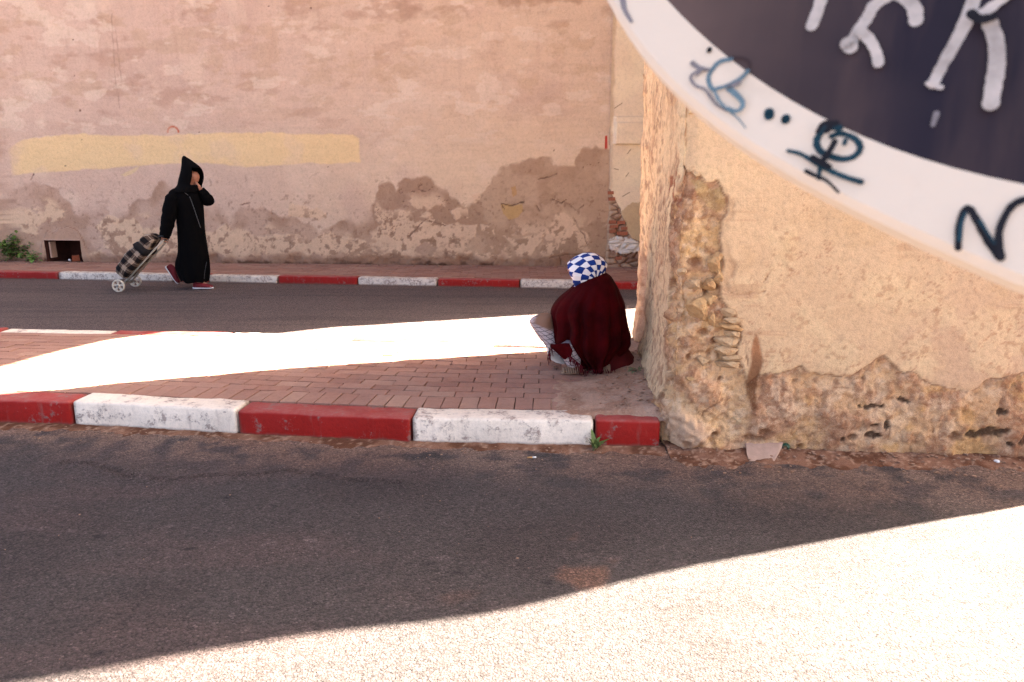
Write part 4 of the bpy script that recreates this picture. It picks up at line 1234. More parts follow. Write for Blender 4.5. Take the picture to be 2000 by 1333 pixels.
# ================================================================== ROUND ROAD SIGN CLOSE TO THE CAMERA
SIG_R = 0.50
yaw, tilt = math.radians(-30), 0.384
SGN = np.array([math.sin(yaw) * math.cos(tilt), -math.cos(yaw) * math.cos(tilt), math.sin(tilt)])
SGC = np.array([.918, .896, .791]) * SIG_R + np.array([0, 0, CAM_H])
e1 = np.cross(np.array([0, 0, 1.0]), SGN); e1 /= np.linalg.norm(e1)      # to the right
e2 = np.cross(SGN, e1)
def sgp(px, py):
    p = on_plane(px, py, SGC, SGN) - SGC
    return float(p @ e1), float(p @ e2)
outer_px = [(1188, 0), (1222, 71), (1264, 118), (1335, 189), (1432, 269), (1537, 336), (1642, 391), (1768, 454), (1894, 513), (2000, 555)]
inner_px = [(1302, 0), (1356, 55), (1432, 118), (1516, 181), (1642, 248), (1768, 298), (1894, 336), (2000, 361)]
def radius_fn(pxs, r0):
    pl = [sgp(*q) for q in pxs]
    an = np.array([math.atan2(b_, a_) for a_, b_ in pl]); rr = np.array([math.hypot(a_, b_) for a_, b_ in pl])
    o_ = np.argsort(an); an, rr = an[o_], rr[o_]
    co = np.polyfit(an, rr, 3)
    def fn(a_):
        a_ = (a_ + math.pi) % (2 * math.pi) - math.pi
        ac = min(max(a_, an[0]), an[-1])
        k = math.exp(-((a_ - ac) / .35) ** 2)
        return r0 + (float(np.polyval(co, ac)) - r0) * k
    return fn
r_out = radius_fn(outer_px, SIG_R); r_in = radius_fn(inner_px, SIG_R * .924)
sign = empty('road_sign', tuple(float(c_) for c_ in SGC))
sign.matrix_world = Matrix(((e1[0], e2[0], SGN[0], SGC[0]), (e1[1], e2[1], SGN[1], SGC[1]), (e1[2], e2[2], SGN[2], SGC[2]), (0, 0, 0, 1)))
tag(sign, 'large round traffic sign with white rim and dark faded face covered in graffiti', 'sign')
NA = 180
angs = [2 * math.pi * k / NA for k in range(NA)]
t = NT('sign_white'); v = t.coord()
n1 = t.noise(v, 9, 6, .65); n2 = t.noise(v, 60, 4, .6)
c = t.mixc(t.ramp(n1, [(.55, 0.0), (.8, 1.0)]), (.69, .595, .47, 1), (.56, .47, .36, 1))
c = t.mixc(t.ramp(n2, [(.70, 0.0), (.76, 1.0)]), c, (.55, .40, .34, 1))
t.b.inputs['Specular IOR Level'].default_value = .08
M_SGW = t.out(c, .6, t.bump(n2, .0006))
t = NT('sign_dark_face'); v = t.coord()
sx = t.add('ShaderNodeSeparateXYZ'); t.link(v, sx.inputs[0])
n1 = t.noise(v, 6, 6, .65); n2 = t.noise(v, 2.2, 4, .6)
mp = t.add('ShaderNodeMapping'); mp.inputs['Scale'].default_value = (14, 2, 1); mp.inputs['Rotation'].default_value = (0, 0, -.5); t.link(v, mp.inputs[0])
n3 = t.noise(mp.outputs[0], 2.0, 4, .6)
gr = t.math('ADD', t.math('MULTIPLY', sx.outputs[0], 4.0), t.math('MULTIPLY', t.math('SUBTRACT', n2, .5), .9))
gr = t.math('ADD', gr, 1.42)
c = t.mixc(t.ramp(gr, [(.12, 0.0), (.62, 1.0)]), (.110, .070, .058, 1), (.013, .008, .015, 1))
c = t.mixc(t.math('MULTIPLY', t.ramp(n3, [(.45, 0.0), (.7, 1.0)]), .45), c, (.10, .06, .05, 1))
c = t.mul(c, t.ramp(n1, [(.25, .75), (.75, 1.25)]))
M_SGD = t.out(c, .5, t.bump(n1, .001))
M_SGB = mat_plain('sign_back_metal', (.35, .35, .36), .5, .2, 20, .0005, .5, .6)
th_ = .018
rf = [[(r_out(a_) * math.cos(a_), r_out(a_) * math.sin(a_), z) for a_ in angs] for z in (-th_, -.004)]
rf.append([((r_out(a_) - .004) * math.cos(a_), (r_out(a_) - .004) * math.sin(a_), 0) for a_ in angs])
rf.append([((r_in(a_)) * math.cos(a_), (r_in(a_)) * math.sin(a_), 0) for a_ in angs])
obj('rim', *loft(rf, False, False), M_SGW, sign)
rd = [[(k_ * r_in(a_) * math.cos(a_), k_ * r_in(a_) * math.sin(a_), 0) for a_ in angs] for k_ in (1, .75, .5, .25)]
obj('dark_face', *loft(rd, False, True), M_SGD, sign)
rb = [[(k_ * r_out(a_) * math.cos(a_), k_ * r_out(a_) * math.sin(a_), -th_) for a_ in angs] for k_ in (1, .5)]
obj('back_plate', *loft(rb, False, True), M_SGB, sign)
def ribbon(pts_px, w_px, z=.0006):
    """a brush stroke on the sign: a strip with round ends"""
    P = [Vector(sgp(*q)) for q in pts_px]
    if len(P) > 2:                                  # smooth the stroke
        Q = []
        for k in range(len(P) - 1):
            p0, p1, p2, p3 = P[max(k - 1, 0)], P[k], P[k + 1], P[min(k + 2, len(P) - 1)]
            for j in range(6):
                u = j / 6
                Q.append(.5 * ((2 * p1) + (p2 - p0) * u + (2 * p0 - 5 * p1 + 4 * p2 - p3) * u * u + (3 * p1 - p0 - 3 * p2 + p3) * u ** 3))
        P = Q + [P[-1]]
    else:
        P = [P[0].lerp(P[1], j / 6) for j in range(7)]
    sc_ = (Vector(sgp(pts_px[0][0] + 10, pts_px[0][1])) - Vector(sgp(pts_px[0][0], pts_px[0][1]))).length / 10
    sc_ = .5 * (sc_ + (Vector(sgp(pts_px[0][0], pts_px[0][1] + 10)) - Vector(sgp(pts_px[0][0], pts_px[0][1]))).length / 10)
    v, f = [], []
    n = len(P)
    ws = w_px if hasattr(w_px, '__len__') else (w_px, w_px)
    for k, q in enumerate(P):
        d = P[min(k + 1, n - 1)] - P[max(k - 1, 0)]
        d = d.normalized() if d.length > 0 else Vector((1, 0))
        s_ = Vector((-d.y, d.x))
        u = k / (n - 1)
        w = (ws[0] + (ws[1] - ws[0]) * u) * sc_ * .5 * (1 + .05 * math.sin(k * 1.7) + .14 * (random.random() - .5))
        v += [(*(q + s_ * w), z), (*(q - s_ * w), z)]
    for k in range(n - 1): f.append((2 * k, 2 * k + 1, 2 * k + 3, 2 * k + 2))
    for q, w, sgn in ((P[0], ws[0], 0), (P[-1], ws[1], 0)):
        b0 = len(v); v += [(q.x + math.cos(a_) * w * sc_ * .5, q.y + math.sin(a_) * w * sc_ * .5, z + .0003) for a_ in (i * math.pi / 7 for i in range(14))]
        f.append(tuple(range(b0, b0 + 14)))
    return v, f
def strokes(name, lst, mat, z0=.0006):
    return obj(name, *join([ribbon(p_, w_, z0 + .0008 * k) for k, (p_, w_) in enumerate(lst)]), mat, sign)
M_LET = mat_plain('white_marker_paint', (.47, .42, .37), .75, .5, 45, .0008)
M_TEAL = mat_plain('teal_ink', (.009, .045, .062), .4, .8, 26, 0)
M_TEALG = mat_plain('thin_teal_ink', (.12, .20, .23), .5, .5, 22, 0)
M_BLK = mat_plain('black_ink', (.010, .008, .010), .4, .3, 20, 0)
M_GREYI = mat_plain('grey_ink', (.22, .20, .20), .6, .4, 25, 0)
strokes('painted_letter', [([(1612, -30), (1600, 14), (1586, 52)], (24, 22))], M_LET)
strokes('painted_letter', [([(1789, 42), (1786, 18), (1770, 0), (1748, -10), (1725, 0), (1706, 14), (1694, 36), (1676, 62), (1658, 90)], (26, 24)), ([(1655, 88), (1662, 96)], 26), ([(1682, 66), (1700, 84), (1712, 108), (1716, 128)], (20, 19))], M_LET)
strokes('painted_letter', [([(1908, -20), (1890, 35), (1868, 80), (1840, 130), (1822, 166)], (28, 20)), ([(1812, 166), (1838, 174)], 10), ([(1985, -20), (1950, 8), (1918, 32)], (20, 22)), ([(1932, 52), (1944, 86), (1946, 130), (1940, 170), (1934, 208)], (28, 30))], M_LET)
strokes('painted_letter', [([(1829, 224), (1822, 246)], (12, 8))], M_GREYI)
strokes('ink_blot', [([(1896, 40), (1912, 50), (1938, 46)], (20, 16))], M_BLK, .006)
strokes('graffiti_mark', [([(1428, 117), (1406, 122), (1391, 138), (1384, 153), (1388, 170), (1396, 178)], (9, 8)), ([(1461, 142), (1446, 157), (1420, 170), (1396, 177)], (9, 7)), ([(1396, 178), (1406, 200), (1424, 219), (1442, 234), (1458, 254)], (6, 2)),
                          ([(1426, 178), (1440, 190), (1452, 204), (1450, 216), (1438, 222), (1424, 216)], (12, 6))], M_TEALG)
strokes('graffiti_mark', [([(1353, 125), (1368, 135), (1384, 138)], (9, 7)), ([(1374, 138), (1356, 146), (1350, 156), (1360, 170), (1378, 178), (1400, 206), (1422, 219)], (6, 5)), ([(1373, 138), (1362, 152)], (9, 4)), ([(1426, 176), (1446, 166)], (10, 8))], M_GREYI)
strokes('graffiti_mark', [([(1428, 114), (1450, 115), (1464, 124), (1464, 140)], (7, 6))], mat_plain('faded_ink', (.05, .028, .026), .6, .3, 20, 0))
strokes('graffiti_mark', [([(1216, -10), (1220, 18), (1234, 44)], (12, 5))], M_GREYI)
strokes('ink_dot', [([(1386, 98), (1386, 101)], 9)], M_BLK)
strokes('ink_dot', [([(1502, 221), (1503, 228)], 18)], M_TEAL); strokes('ink_dot', [([(1535, 233), (1535, 236)], 17)], M_TEAL)
strokes('stick_figure', [([(1640, 252), (1618, 250), (1602, 262), (1595, 280), (1602, 296), (1618, 305), (1645, 312), (1668, 307), (1680, 292), (1675, 277), (1660, 267), (1640, 262), (1624, 268)], (14, 11)),
                         ([(1540, 297), (1566, 304), (1595, 322), (1620, 335), (1650, 348), (1682, 358)], (7, 11)), ([(1602, 330), (1600, 352)], (8, 8)), ([(1652, 279), (1650, 286)], 9)], M_TEAL)
strokes('stick_figure', [([(1632, 286), (1622, 304), (1608, 324)], (12, 13)), ([(1590, 318), (1622, 336)], (13, 11)), ([(1578, 345), (1598, 355), (1618, 364), (1640, 386)], (9, 5)), ([(1636, 254), (1612, 254), (1600, 270)], (12, 9)), ([(1624, 262), (1618, 270)], 12)], M_BLK, .006)
strokes('painted_letter', [([(1871, 486), (1874, 440), (1884, 412), (1894, 410), (1908, 432), (1930, 472), (1954, 505)], (13, 16)), ([(1955, 505), (1950, 462), (1962, 425), (1985, 398), (2030, 390), (2050, 430), (2050, 500)], (15, 14))], M_BLK)
strokes('painted_letter', [([(1873, 476), (1876, 445), (1884, 425)], (9, 7)), ([(1912, 440), (1940, 484)], (7, 5))], M_TEAL, .006)
# pole behind the plate (out of the frame), with clamp
bp = SGC - SGN * .06
pole = obj('pole', *tube([(bp[0], bp[1], -.05), (bp[0], bp[1], 2.75)], .03, 16), M_SGB, None, True)
_mw = sign.matrix_world.copy()
pole.parent = sign; pole.matrix_parent_inverse = _mw.inverted()
obj('clamp', *box(-.05, .05, -.03, .03, -.09, -th_ - .001), M_SGB, sign)

# ================================================================== PEOPLE
def skin_body(name, joints, edges, root, mat, parent, head=None, sub=2):
    """one continuous body grown round a skeleton; head = (centre, facing vector, radius) sculpts the face"""
    names = list(joints)
    me = bpy.data.meshes.new(name)
    me.from_pydata([joints[n][0] for n in names], [(names.index(a_), names.index(b_)) for a_, b_ in edges], [])
    o = bpy.data.objects.new(name, me); COL.objects.link(o)
    md = o.modifiers.new('skin', 'SKIN'); md.use_smooth_shade = True
    lay = me.skin_vertices[0].data
    for k, n in enumerate(names):
        r = joints[n][1]
        lay[k].radius = (r, r) if not hasattr(r, '__len__') else r
        lay[k].use_root = (n == root)
    o.modifiers.new('sub', 'SUBSURF').levels = sub
    dg = bpy.context.evaluated_depsgraph_get()
    m2 = bpy.data.meshes.new_from_object(o.evaluated_get(dg))
    m2.name = name
    o.modifiers.clear(); o.data = m2
    m2.materials.clear(); m2.materials.append(mat)
    m2.shade_smooth()
    if head:
        c, fwd, R = Vector(head[0]), Vector(head[1]).normalized(), head[2]
        upv = Vector(head[3]) if len(head) > 3 else Vector((0, 0, 1))
        upv = (upv - fwd * upv.dot(fwd)).normalized()
        sd = fwd.cross(upv)
        for q in m2.vertices:
            r = q.co - c
            if r.length < R * 1.9 and r.dot(upv) > -R * 1.15:
                d = r.normalized()
                a_, b_, s_ = d.dot(fwd), d.dot(upv), d.dot(sd)
                rad = R * (1 + .10 * b_ * b_ - .14 * abs(s_)) * (1.18 if b_ > 0 else 1.12)
                nose = math.exp(-((s_ / .16) ** 2 + ((b_ + .12) / .2) ** 2)) * (a_ > 0)
                eye = sum(math.exp(-(((s_ - k) / .14) ** 2 + ((b_ - .10) / .12) ** 2)) for k in (-.32, .32)) * (a_ > 0)
                brow = math.exp(-(((abs(s_) - .3) / .3) ** 2 + ((b_ - .27) / .08) ** 2)) * (a_ > 0)
                lips = math.exp(-((s_ / .26) ** 2 + ((b_ + .45) / .07) ** 2)) * (a_ > 0)
                rad *= 1 + .26 * nose - .09 * eye + .04 * brow + .06 * lips
                q.co = c + d * rad
    o.parent = parent
    return o

def fingers(J, E_, pre, wrist, palm, dirs, base_r=.0085):
    """five finger chains rooted in the palm; dirs: list of (root offset, [joint offsets])"""
    for k, (root, chain) in enumerate(dirs):
        prev = palm
        p = Vector(J[palm][0]) + Vector(root)
        n = '%s_f%d_0' % (pre, k); J[n] = (tuple(p), base_r * 1.1); E_.append((prev, n)); prev = n
        for i, d in enumerate(chain):
            p = p + Vector(d)
            n = '%s_f%d_%d' % (pre, k, i + 1); J[n] = (tuple(p), base_r * (1 - .12 * i)); E_.append((prev, n)); prev = n

t = NT('skin'); n = t.noise(t.coord(), 40, 4, .6)
M_SKIN = t.out(t.mul((.30, .135, .085, 1), t.ramp(n, [(.3, .85), (.7, 1.1)])), .55, t.bump(n, .001))
def mat_cloth(name, col, var=.25, scale=9, sheen=.3, rough=.95):
    t = NT(name); v = t.coord()
    t.b.inputs['Specular IOR Level'].default_value = .08
    t.b.inputs['Sheen Weight'].default_value = sheen
    t.b.inputs['Sheen Tint'].default_value = tuple(min(1, c_ * 3) for c_ in col[:3]) + (1,)
    n = t.noise(v, scale, 5, .6); w = t.noise(v, 400, 2, .5)
    c = t.mul(tuple(col)[:3] + (1,), t.ramp(n, [(.3, 1 - var), (.7, 1 + var)]))
    b = t.bump(w, .001); b = t.bump(n, .008, .6, b)
    return t.out(c, rough, b)
M_ROBE = mat_cloth('black_wool', (.0012, .0012, .0015), .2, 9, .0)
M_TRIM = mat_plain('silver_braid', (.07, .075, .08), .6, .2, 60, 0)

# ---------------------------------------------------------------- walking person with hooded robe
K1, KZ, LEAN = 633.0, 655.0, 0.068                  # the walker leans into the stride
def wp(zx, zy, y=0.0):                               # robe drawing -> local metres
    z = (1180 - zy) / KZ
    return ((zx - 800) / K1 + LEAN * z, y, z)
_g = on_z(372, 563)
walker = empty('person', (float(_g[0]), float(_g[1]), 0.0))
tag(walker, 'person in a black hooded robe and red trainers walking, hand held to the face', 'person')
J, E_ = {}, []
def jt(n, p, r, prev=None):
    J[n] = (tuple(p), r)
    if prev: E_.append((prev, n))
jt('pelvis', wp(815, 690), .11)
jt('spine', wp(815, 560), .105, 'pelvis'); jt('chest', wp(812, 450), .115, 'spine'); jt('neck', wp(822, 365), .05, 'chest'); jt('skull0', wp(838, 300), .07, 'neck'); jt('skull1', wp(838, 250), .07, 'skull0')
for s_, sg in (('n', -1), ('f', 1)):
    jt('hip' + s_, (wp(815, 720)[0], sg * .085, .72), .09, 'pelvis')
jt('kneen', (wp(880, 900)[0], -.08, .45), .06, 'hipn'); jt('anklen', (wp(875, 1120)[0], -.07, .10), .038, 'kneen'); jt('toen', (wp(960, 1160)[0], -.07, .035), .03, 'anklen')
jt('kneef', (wp(800, 930)[0], .08, .40), .06, 'hipf'); jt('anklef', (wp(680, 1050)[0], .07, .20), .038, 'kneef'); jt('toef', (wp(700, 1130)[0], .07, .075), .03, 'anklef')
jt('shn', wp(740, 432, -.12), .045, 'chest'); jt('eln', wp(700, 580, -.185), .040, 'shn'); jt('wrn', wp(657, 728, -.20), .026, 'eln'); jt('palmn', wp(655, 752, -.20), (.028, .02), 'wrn')
jt('shf', wp(860, 415, .15), .055, 'chest'); jt('elf', wp(968, 462, .06), .042, 'shf'); jt('wrf', wp(912, 368, -.03), .025, 'elf'); jt('palmf', wp(886, 316, -.05), (.026, .02), 'wrf')
fingers(J, E_, 'n', 'wrn', 'palmn', [((.014 - .011 * k, -.012, -.016), [(.012, -.008, -.022), (.016, .012, -.010), (.004, .020, .010)]) for k in range(4)] + [((.02, .012, -.004), [(.018, .012, -.012), (.010, -.004, -.016)])], .0075)
fingers(J, E_, 'f', 'wrf', 'palmf', [((-.012, -.016 + .012 * k, .018), [(-.016, 0, .024), (-.022, .004, .008), (-.016, .006, -.014)]) for k in range(4)] + [((-.018, -.02, -.002), [(-.022, -.004, .012), (-.016, .008, .014)])], .0075)
skin_body('body', J, E_, 'pelvis', M_SKIN, walker, (wp(842, 272, .012), (math.cos(.38), -math.sin(.38), -.15), .074))
NR_ = 48
def ell(zy, L, R, ry, yc=0.0, fold=0.0, ph=0.0, kf=(7, 11), dz=None):
    z = (1180 - zy) / KZ; cx = ((L + R) / 2 - 800) / K1 + LEAN * z; rx = (R - L) / 2 / K1
    pts = []
    for i in range(NR_):
        a_ = 2 * math.pi * i / NR_
        m = 1 + fold * (math.sin(kf[0] * a_ + ph) + .6 * math.sin(kf[1] * a_ + ph * 1.7))
        pts.append((cx + rx * m * math.cos(a_), yc + ry * m * math.sin(a_), z + (dz(a_) if dz else 0)))
    return pts
hem = lambda a_: -.012 * math.cos(a_) + .012 * math.sin(5 * a_)
rows = [(1118, 742, 938, .19, .06, 0.0, hem), (1085, 722, 946, .195, .055, .2, lambda a_: -.006 * math.cos(a_)), (1050, 706, 951, .195, .05, .4, None), (1000, 690, 954, .19, .045, .7, None), (955, 690, 954, .185, .04, 1.0, None), (915, 708, 951, .18, .04, 1.3, None), (850, 716, 944, .178, .035, 1.7, None),
        (780, 717, 933, .175, .03, 2.0, None), (700, 716, 923, .175, .02, 2.3, None), (620, 714, 920, .178, .015, 2.6, None), (550, 709, 918, .185, .012, 2.9, None), (490, 701, 915, .195, .01, 3.2, None), (440, 692, 908, .205, .006, 3.5, None), (405, 690, 900, .20, .003, 3.8, None), (378, 700, 886, .175, 0, 4, None), (352, 722, 874, .12, 0, 4, None), (330, 742, 866, .09, 0, 4, None)]
robe = obj('robe', *loft([ell(a_, b_, c_, d_, 0, e_, f_, (6, 10), g_) for a_, b_, c_, d_, e_, f_, g_ in rows], False, True), M_ROBE, walker, True)
robe.modifiers.new('sub', 'SUBSURF').levels = 1; robe.modifiers['sub'].render_levels = 1
hr = [(107, 777, 783, .004), (116, 772, 796, .014), (128, 770, 815, .028), (142, 769, 834, .042), (160, 769, 857, .06), (180, 768, 884, .08), (200, 765, 903, .094), (215, 763, 912, .102), (235, 758, 918, .11), (255, 753, 921, .116), (275, 747, 921, .119), (295, 741, 918, .121), (312, 738, 912, .122), (330, 735, 904, .124), (350, 726, 900, .15), (372, 704, 896, .19), (392, 694, 892, .205)]
def hole(k, i):
    a_ = math.degrees(2 * math.pi * (i + .5) / NR_); a_ = a_ - 360 if a_ > 180 else a_
    return 6 <= k <= 12 and -66 < a_ < 14
hood = obj('hood', *loft([ell(a_, b_, c_, d_) for a_, b_, c_, d_ in hr], True, False, hole), M_ROBE, walker, True)
sm_ = hood.modifiers.new('thick', 'SOLIDIFY'); sm_.thickness = .010; sm_.offset = -1
hood.modifiers.new('sub', 'SUBSURF').render_levels = 1
def rough_tube(path, rad, n=20, amp=.06, k=3):
    v, f = tube(path, rad, n)
    out = []
    m = len(path)
    for j, p in enumerate(v):
        r_i, a_i = divmod(j, n)
        c = Vector(path[r_i]); d = Vector(p) - c
        out.append(tuple(c + d * (1 + amp * math.sin(k * 2 * math.pi * a_i / n + r_i * 1.3) + amp * .6 * math.sin(r_i * 2.1))))
    return out, f
def dense(pts, rad, n=5):
    P, R = [], []
    for k in range(len(pts) - 1):
        for j in range(n):
            u = j / n
            P.append(Vector(pts[k]).lerp(Vector(pts[k + 1]), u)); R.append(rad[k] + (rad[k + 1] - rad[k]) * u)
    P.append(Vector(pts[-1])); R.append(rad[-1])
    for _ in range(3):                               # soften the bends
        P = [P[0]] + [(P[i - 1] + P[i] * 2 + P[i + 1]) / 4 for i in range(1, len(P) - 1)] + [P[-1]]
    return P, R
P_, R_ = dense([wp(770, 372, -.06), wp(745, 392, -.12), wp(724, 440, -.155), wp(708, 520, -.18), wp(692, 620, -.19), wp(676, 690, -.195), wp(662, 742, -.195)], [.035, .066, .086, .086, .082, .072, .062])
obj('sleeve', *rough_tube(P_, R_, 20, .045), M_ROBE, walker, True)
P_, R_ = dense([wp(835, 400, .06), wp(858, 412, .12), wp(905, 440, .10), wp(955, 462, .05), wp(950, 430, .0), wp(918, 366, -.035)], [.04, .085, .085, .072, .062, .040])
obj('sleeve', *rough_tube(P_, R_, 20, .04), M_ROBE, walker, True)
def on_robe(zx, zy, off=.006):
    """point on the camera-facing side of the robe"""
    zz = sorted(rows, key=lambda r: r[0])
    L = np.interp(zy, [r[0] for r in zz], [r[1] for r in zz]); R = np.interp(zy, [r[0] for r in zz], [r[2] for r in zz]); ry = np.interp(zy, [r[0] for r in zz], [r[3] for r in zz])
    c, rx = (L + R) / 2, (R - L) / 2
    u = max(-.98, min(.98, (zx - c) / rx))
    return ((zx - 800) / K1 + LEAN * (1180 - zy) / KZ, -(ry * math.sqrt(1 - u * u) * 1.01 + off), (1180 - zy) / KZ)
beads = []
for k in range(34):
    u = k / 33
    zy = 425 + 245 * u; zx = 862 + 52 * u ** .8
    q = on_robe(zx, zy, .004)
    beads.append(tube([(q[0], q[1] - .004, q[2] - .004), (q[0], q[1] - .004, q[2] + .004)], .0055, 6))
for k in range(16):
    u = k / 15
    q = on_robe(950 - 14 * u, 960 + 130 * u, .004)
    beads.append(tube([(q[0], q[1] - .004, q[2] - .004), (q[0], q[1] - .004, q[2] + .004)], .004, 6))
stuff(obj('button_row', *join(beads), M_TRIM, walker))
pi_ = []
for pts in ([(742, 328), (770, 350), (820, 382), (855, 410)], [(692, 376), (712, 390), (728, 418)], [(738, 620), (746, 660), (748, 700)]):
    pi_.append(tube([on_robe(a_, b_, .02 if b_ < 430 else .012) for a_, b_ in pts], .0035, 6))
pi_.append(tube([wp(658 + 40 * math.cos(a_), 737 + 6 * math.sin(a_), -.20 - .058 * abs(math.sin(a_))) for a_ in np.linspace(math.pi, 2 * math.pi, 9)], .004, 6))
for q in pi_: obj('piping', *q, M_TRIM, walker, True)
# trainers
M_SHOE = mat_plain('red_knit_shoe', (.16, .014, .018), .8, .25, 60, .001)
M_SOLE = mat_plain('white_foam_sole', (.72, .70, .68), .6, .1, 30, .001)
M_SOLE2 = mat_plain('grey_tread', (.30, .26, .25), .8, .2, 40, .002)
def shoe(loc, rot, L=.25):
    s_ = empty('shoe', loc); s_.parent = walker; s_.rotation_euler = rot
    up, so = [], []
    for u, w, h in ((0, .020, .055), (.06, .034, .075), (.2, .037, .088), (.38, .036, .082), (.55, .041, .060), (.75, .045, .045), (.9, .036, .034), (.97, .022, .026), (1.0, .006, .018)):
        up.append([(u * L, w * math.cos(a_), .018 + h * max(0, math.sin(a_)) * .95 + (0 if math.sin(a_) > 0 else .002)) for a_ in (2 * math.pi * i / 16 for i in range(16))])
        so.append([(u * L * 1.03 - .004, (w + .004) * math.cos(a_), .012 + (.018 if u < .35 else .012) * math.sin(a_)) for a_ in (2 * math.pi * i / 16 for i in range(16))])
    o = obj('upper', *loft(up), M_SHOE, s_, True)
    o = obj('sole', *loft(so), M_SOLE, s_, True)
    return s_
shoe((48 / K1, -.08, .004), (0, 0, 0))
shoe((-170 / K1 - .040, .04, .268), (0, math.radians(60), 0), .255)

# ---------------------------------------------------------------- shopping trolley
a0 = on_z(233.6, 571.4); a1 = on_z(264.8, 561)
trolley = empty('shopping_trolley', (float((a0[0] + a1[0]) / 2), float((a0[1] + a1[1]) / 2), 0))
tag(trolley, 'two-wheeled shopping trolley with black and beige checked bag, pulled by the walking person', 'shopping trolley')
hand = Vector((walker.location.x + J['palmn'][0][0], walker.location.y + J['palmn'][0][1], J['palmn'][0][2])) - trolley.location
AX = Vector((0, 0, .080)); HD = Vector((hand.x + .012, hand.y, hand.z - .022))
dv = Vector((HD.x, 0, HD.z - .08)); TL = dv.length; dv.normalize(); nv = Vector((-dv.z, 0, dv.x))    # along, and up-back
def tp(l, n_, y): return AX + dv * l + nv * n_ + Vector((0, y + (HD.y) * l / TL * .6, 0))
M_FRAME = mat_plain('beige_tube', (.42, .36, .28), .5, .2, 30, .0005, .4)
M_STEEL = mat_plain('dull_steel', (.25, .23, .21), .45, .25, 30, .0005, .5, .7)
M_TYRE = mat_plain('cream_wheel', (.52, .46, .37), .6, .15, 40, .0008)
M_DARKP = mat_plain('dark_plastic', (.05, .045, .04), .6, .2, 30, .0005)
M_BAGB = mat_cloth('black_bag_cloth', (.02, .018, .018), .3, 14, .05)
t = NT('checked_bag_cloth'); uv = t.add('ShaderNodeAttribute', attribute_name='Plaid').outputs['Vector']
sx = t.add('ShaderNodeSeparateXYZ'); t.link(uv, sx.inputs[0])
def band(sock, per, duty, ph):
    fr = t.math('FRACT', t.math('ADD', t.math('DIVIDE', sock, per), ph))
    return t.math('LESS_THAN', fr, duty)
bx_, by_ = band(sx.outputs[0], .125, .52, .1), band(sx.outputs[1], .135, .55, .2)
lx_, ly_ = band(sx.outputs[0], .125, .06, .30), band(sx.outputs[1], .135, .07, .42)
dk = t.math('ADD', t.math('MULTIPLY', bx_, .5), t.math('MULTIPLY', by_, .5))
nn = t.noise(t.coord(), 120, 3, .6)
c = t.ramp(dk, [(0.0, (.34, .25, .18)), (.5, (.09, .06, .045)), (1.0, (.012, .010, .010))])
c = t.mixc(t.math('MULTIPLY', t.math('MAXIMUM', lx_, ly_), .55), c, (.42, .33, .25, 1))
t.b.inputs['Specular IOR Level'].default_value = .1
M_PLAID = t.out(t.mul(c, t.ramp(nn, [(.3, .8), (.7, 1.15)])), .9, t.bump(t.noise(t.coord(), 12, 4, .6), .012))
def bag_section(l, hw, n0, n1, bulge=0.0):
    """rounded rectangle across the trolley at length l: half width hw, from n0 (near frame) to n1 (top)"""
    pts, uvs = [], []
    m = 32
    for i in range(m):
        a_ = 2 * math.pi * i / m
        ca, sa = math.cos(a_), math.sin(a_)
        ex = .45
        yy = hw * math.copysign(abs(ca) ** ex, ca) * (1 + bulge * .06 * math.sin(3 * a_ + l * 20))
        nn_ = (n0 + n1) / 2 + (n1 - n0) / 2 * math.copysign(abs(sa) ** ex, sa) * (1 + bulge * .05 * math.sin(2 * a_ + l * 31))
        pts.append(tp(l, nn_, yy)); uvs.append((l, yy * 1.0 + nn_, 0))
    return pts, uvs
def bag(name, secs, mat):
    R = [bag_section(*s_) for s_ in secs]
    v, f = loft([r[0] for r in R])
    o = obj(name, v, f, mat, trolley, True)
    at = o.data.attributes.new('Plaid', 'FLOAT_VECTOR', 'POINT')
    at.data.foreach_set('vector', np.array([q for r in R for q in r[1]], np.float32).ravel())
    return o
bagL = [(.07, .115, .03, .15, 0), (.075, .135, .02, .175, .3), (.12, .15, .015, .20, .6), (.22, .158, .015, .215, 1), (.34, .16, .015, .22, 1), (.46, .158, .015, .215, 1), (.52, .15, .018, .20, 1), (.55, .135, .025, .175, 1), (.56, .10, .04, .15, .5)]
bag('bag', bagL, M_PLAID)
bag('bag_neck', [(.50, .163, .012, .226, 1), (.54, .158, .015, .215, 1), (.575, .14, .022, .18, 1), (.585, .10, .04, .14, 1)], M_BAGB)
bag('bag_flap', [(.56, .09, .05, .16, 1), (.575, .13, .04, .205, 1), (.62, .14, .05, .215, 1), (.69, .135, .06, .20, 1), (.73, .115, .065, .17, 1), (.745, .08, .08, .14, 1)], M_PLAID)
fr = []
for y in (-.085, .085):
    fr.append(tube([tp(-.01, .0, y), tp(TL * .5, .0, y), tp(TL - .16, 0, y), tp(TL - .05, 0, y * .8), tp(TL, 0, y * .6)], .011, 10))
obj('frame_tubes', *join(fr), M_FRAME, trolley, True)
obj('handle', *tube([tp(TL, 0, -.055), tp(TL + .004, 0, 0), tp(TL, 0, .055)], .014, 10), M_DARKP, trolley, True)
obj('axle', *tube([AX + Vector((0, -.225, 0)), AX + Vector((0, .225, 0))], .006, 8), M_STEEL, trolley, True)
obj('support_bracket', *join([tube([tp(.10, .02, y), AX + Vector((-.05, y, .06)), AX + Vector((.0, y, 0))], .007, 8) for y in (-.12, .12)] + [tube([tp(.03, 0, -.13), tp(.03, 0, .13)], .008, 8)]), M_STEEL, trolley, True)
ft = []
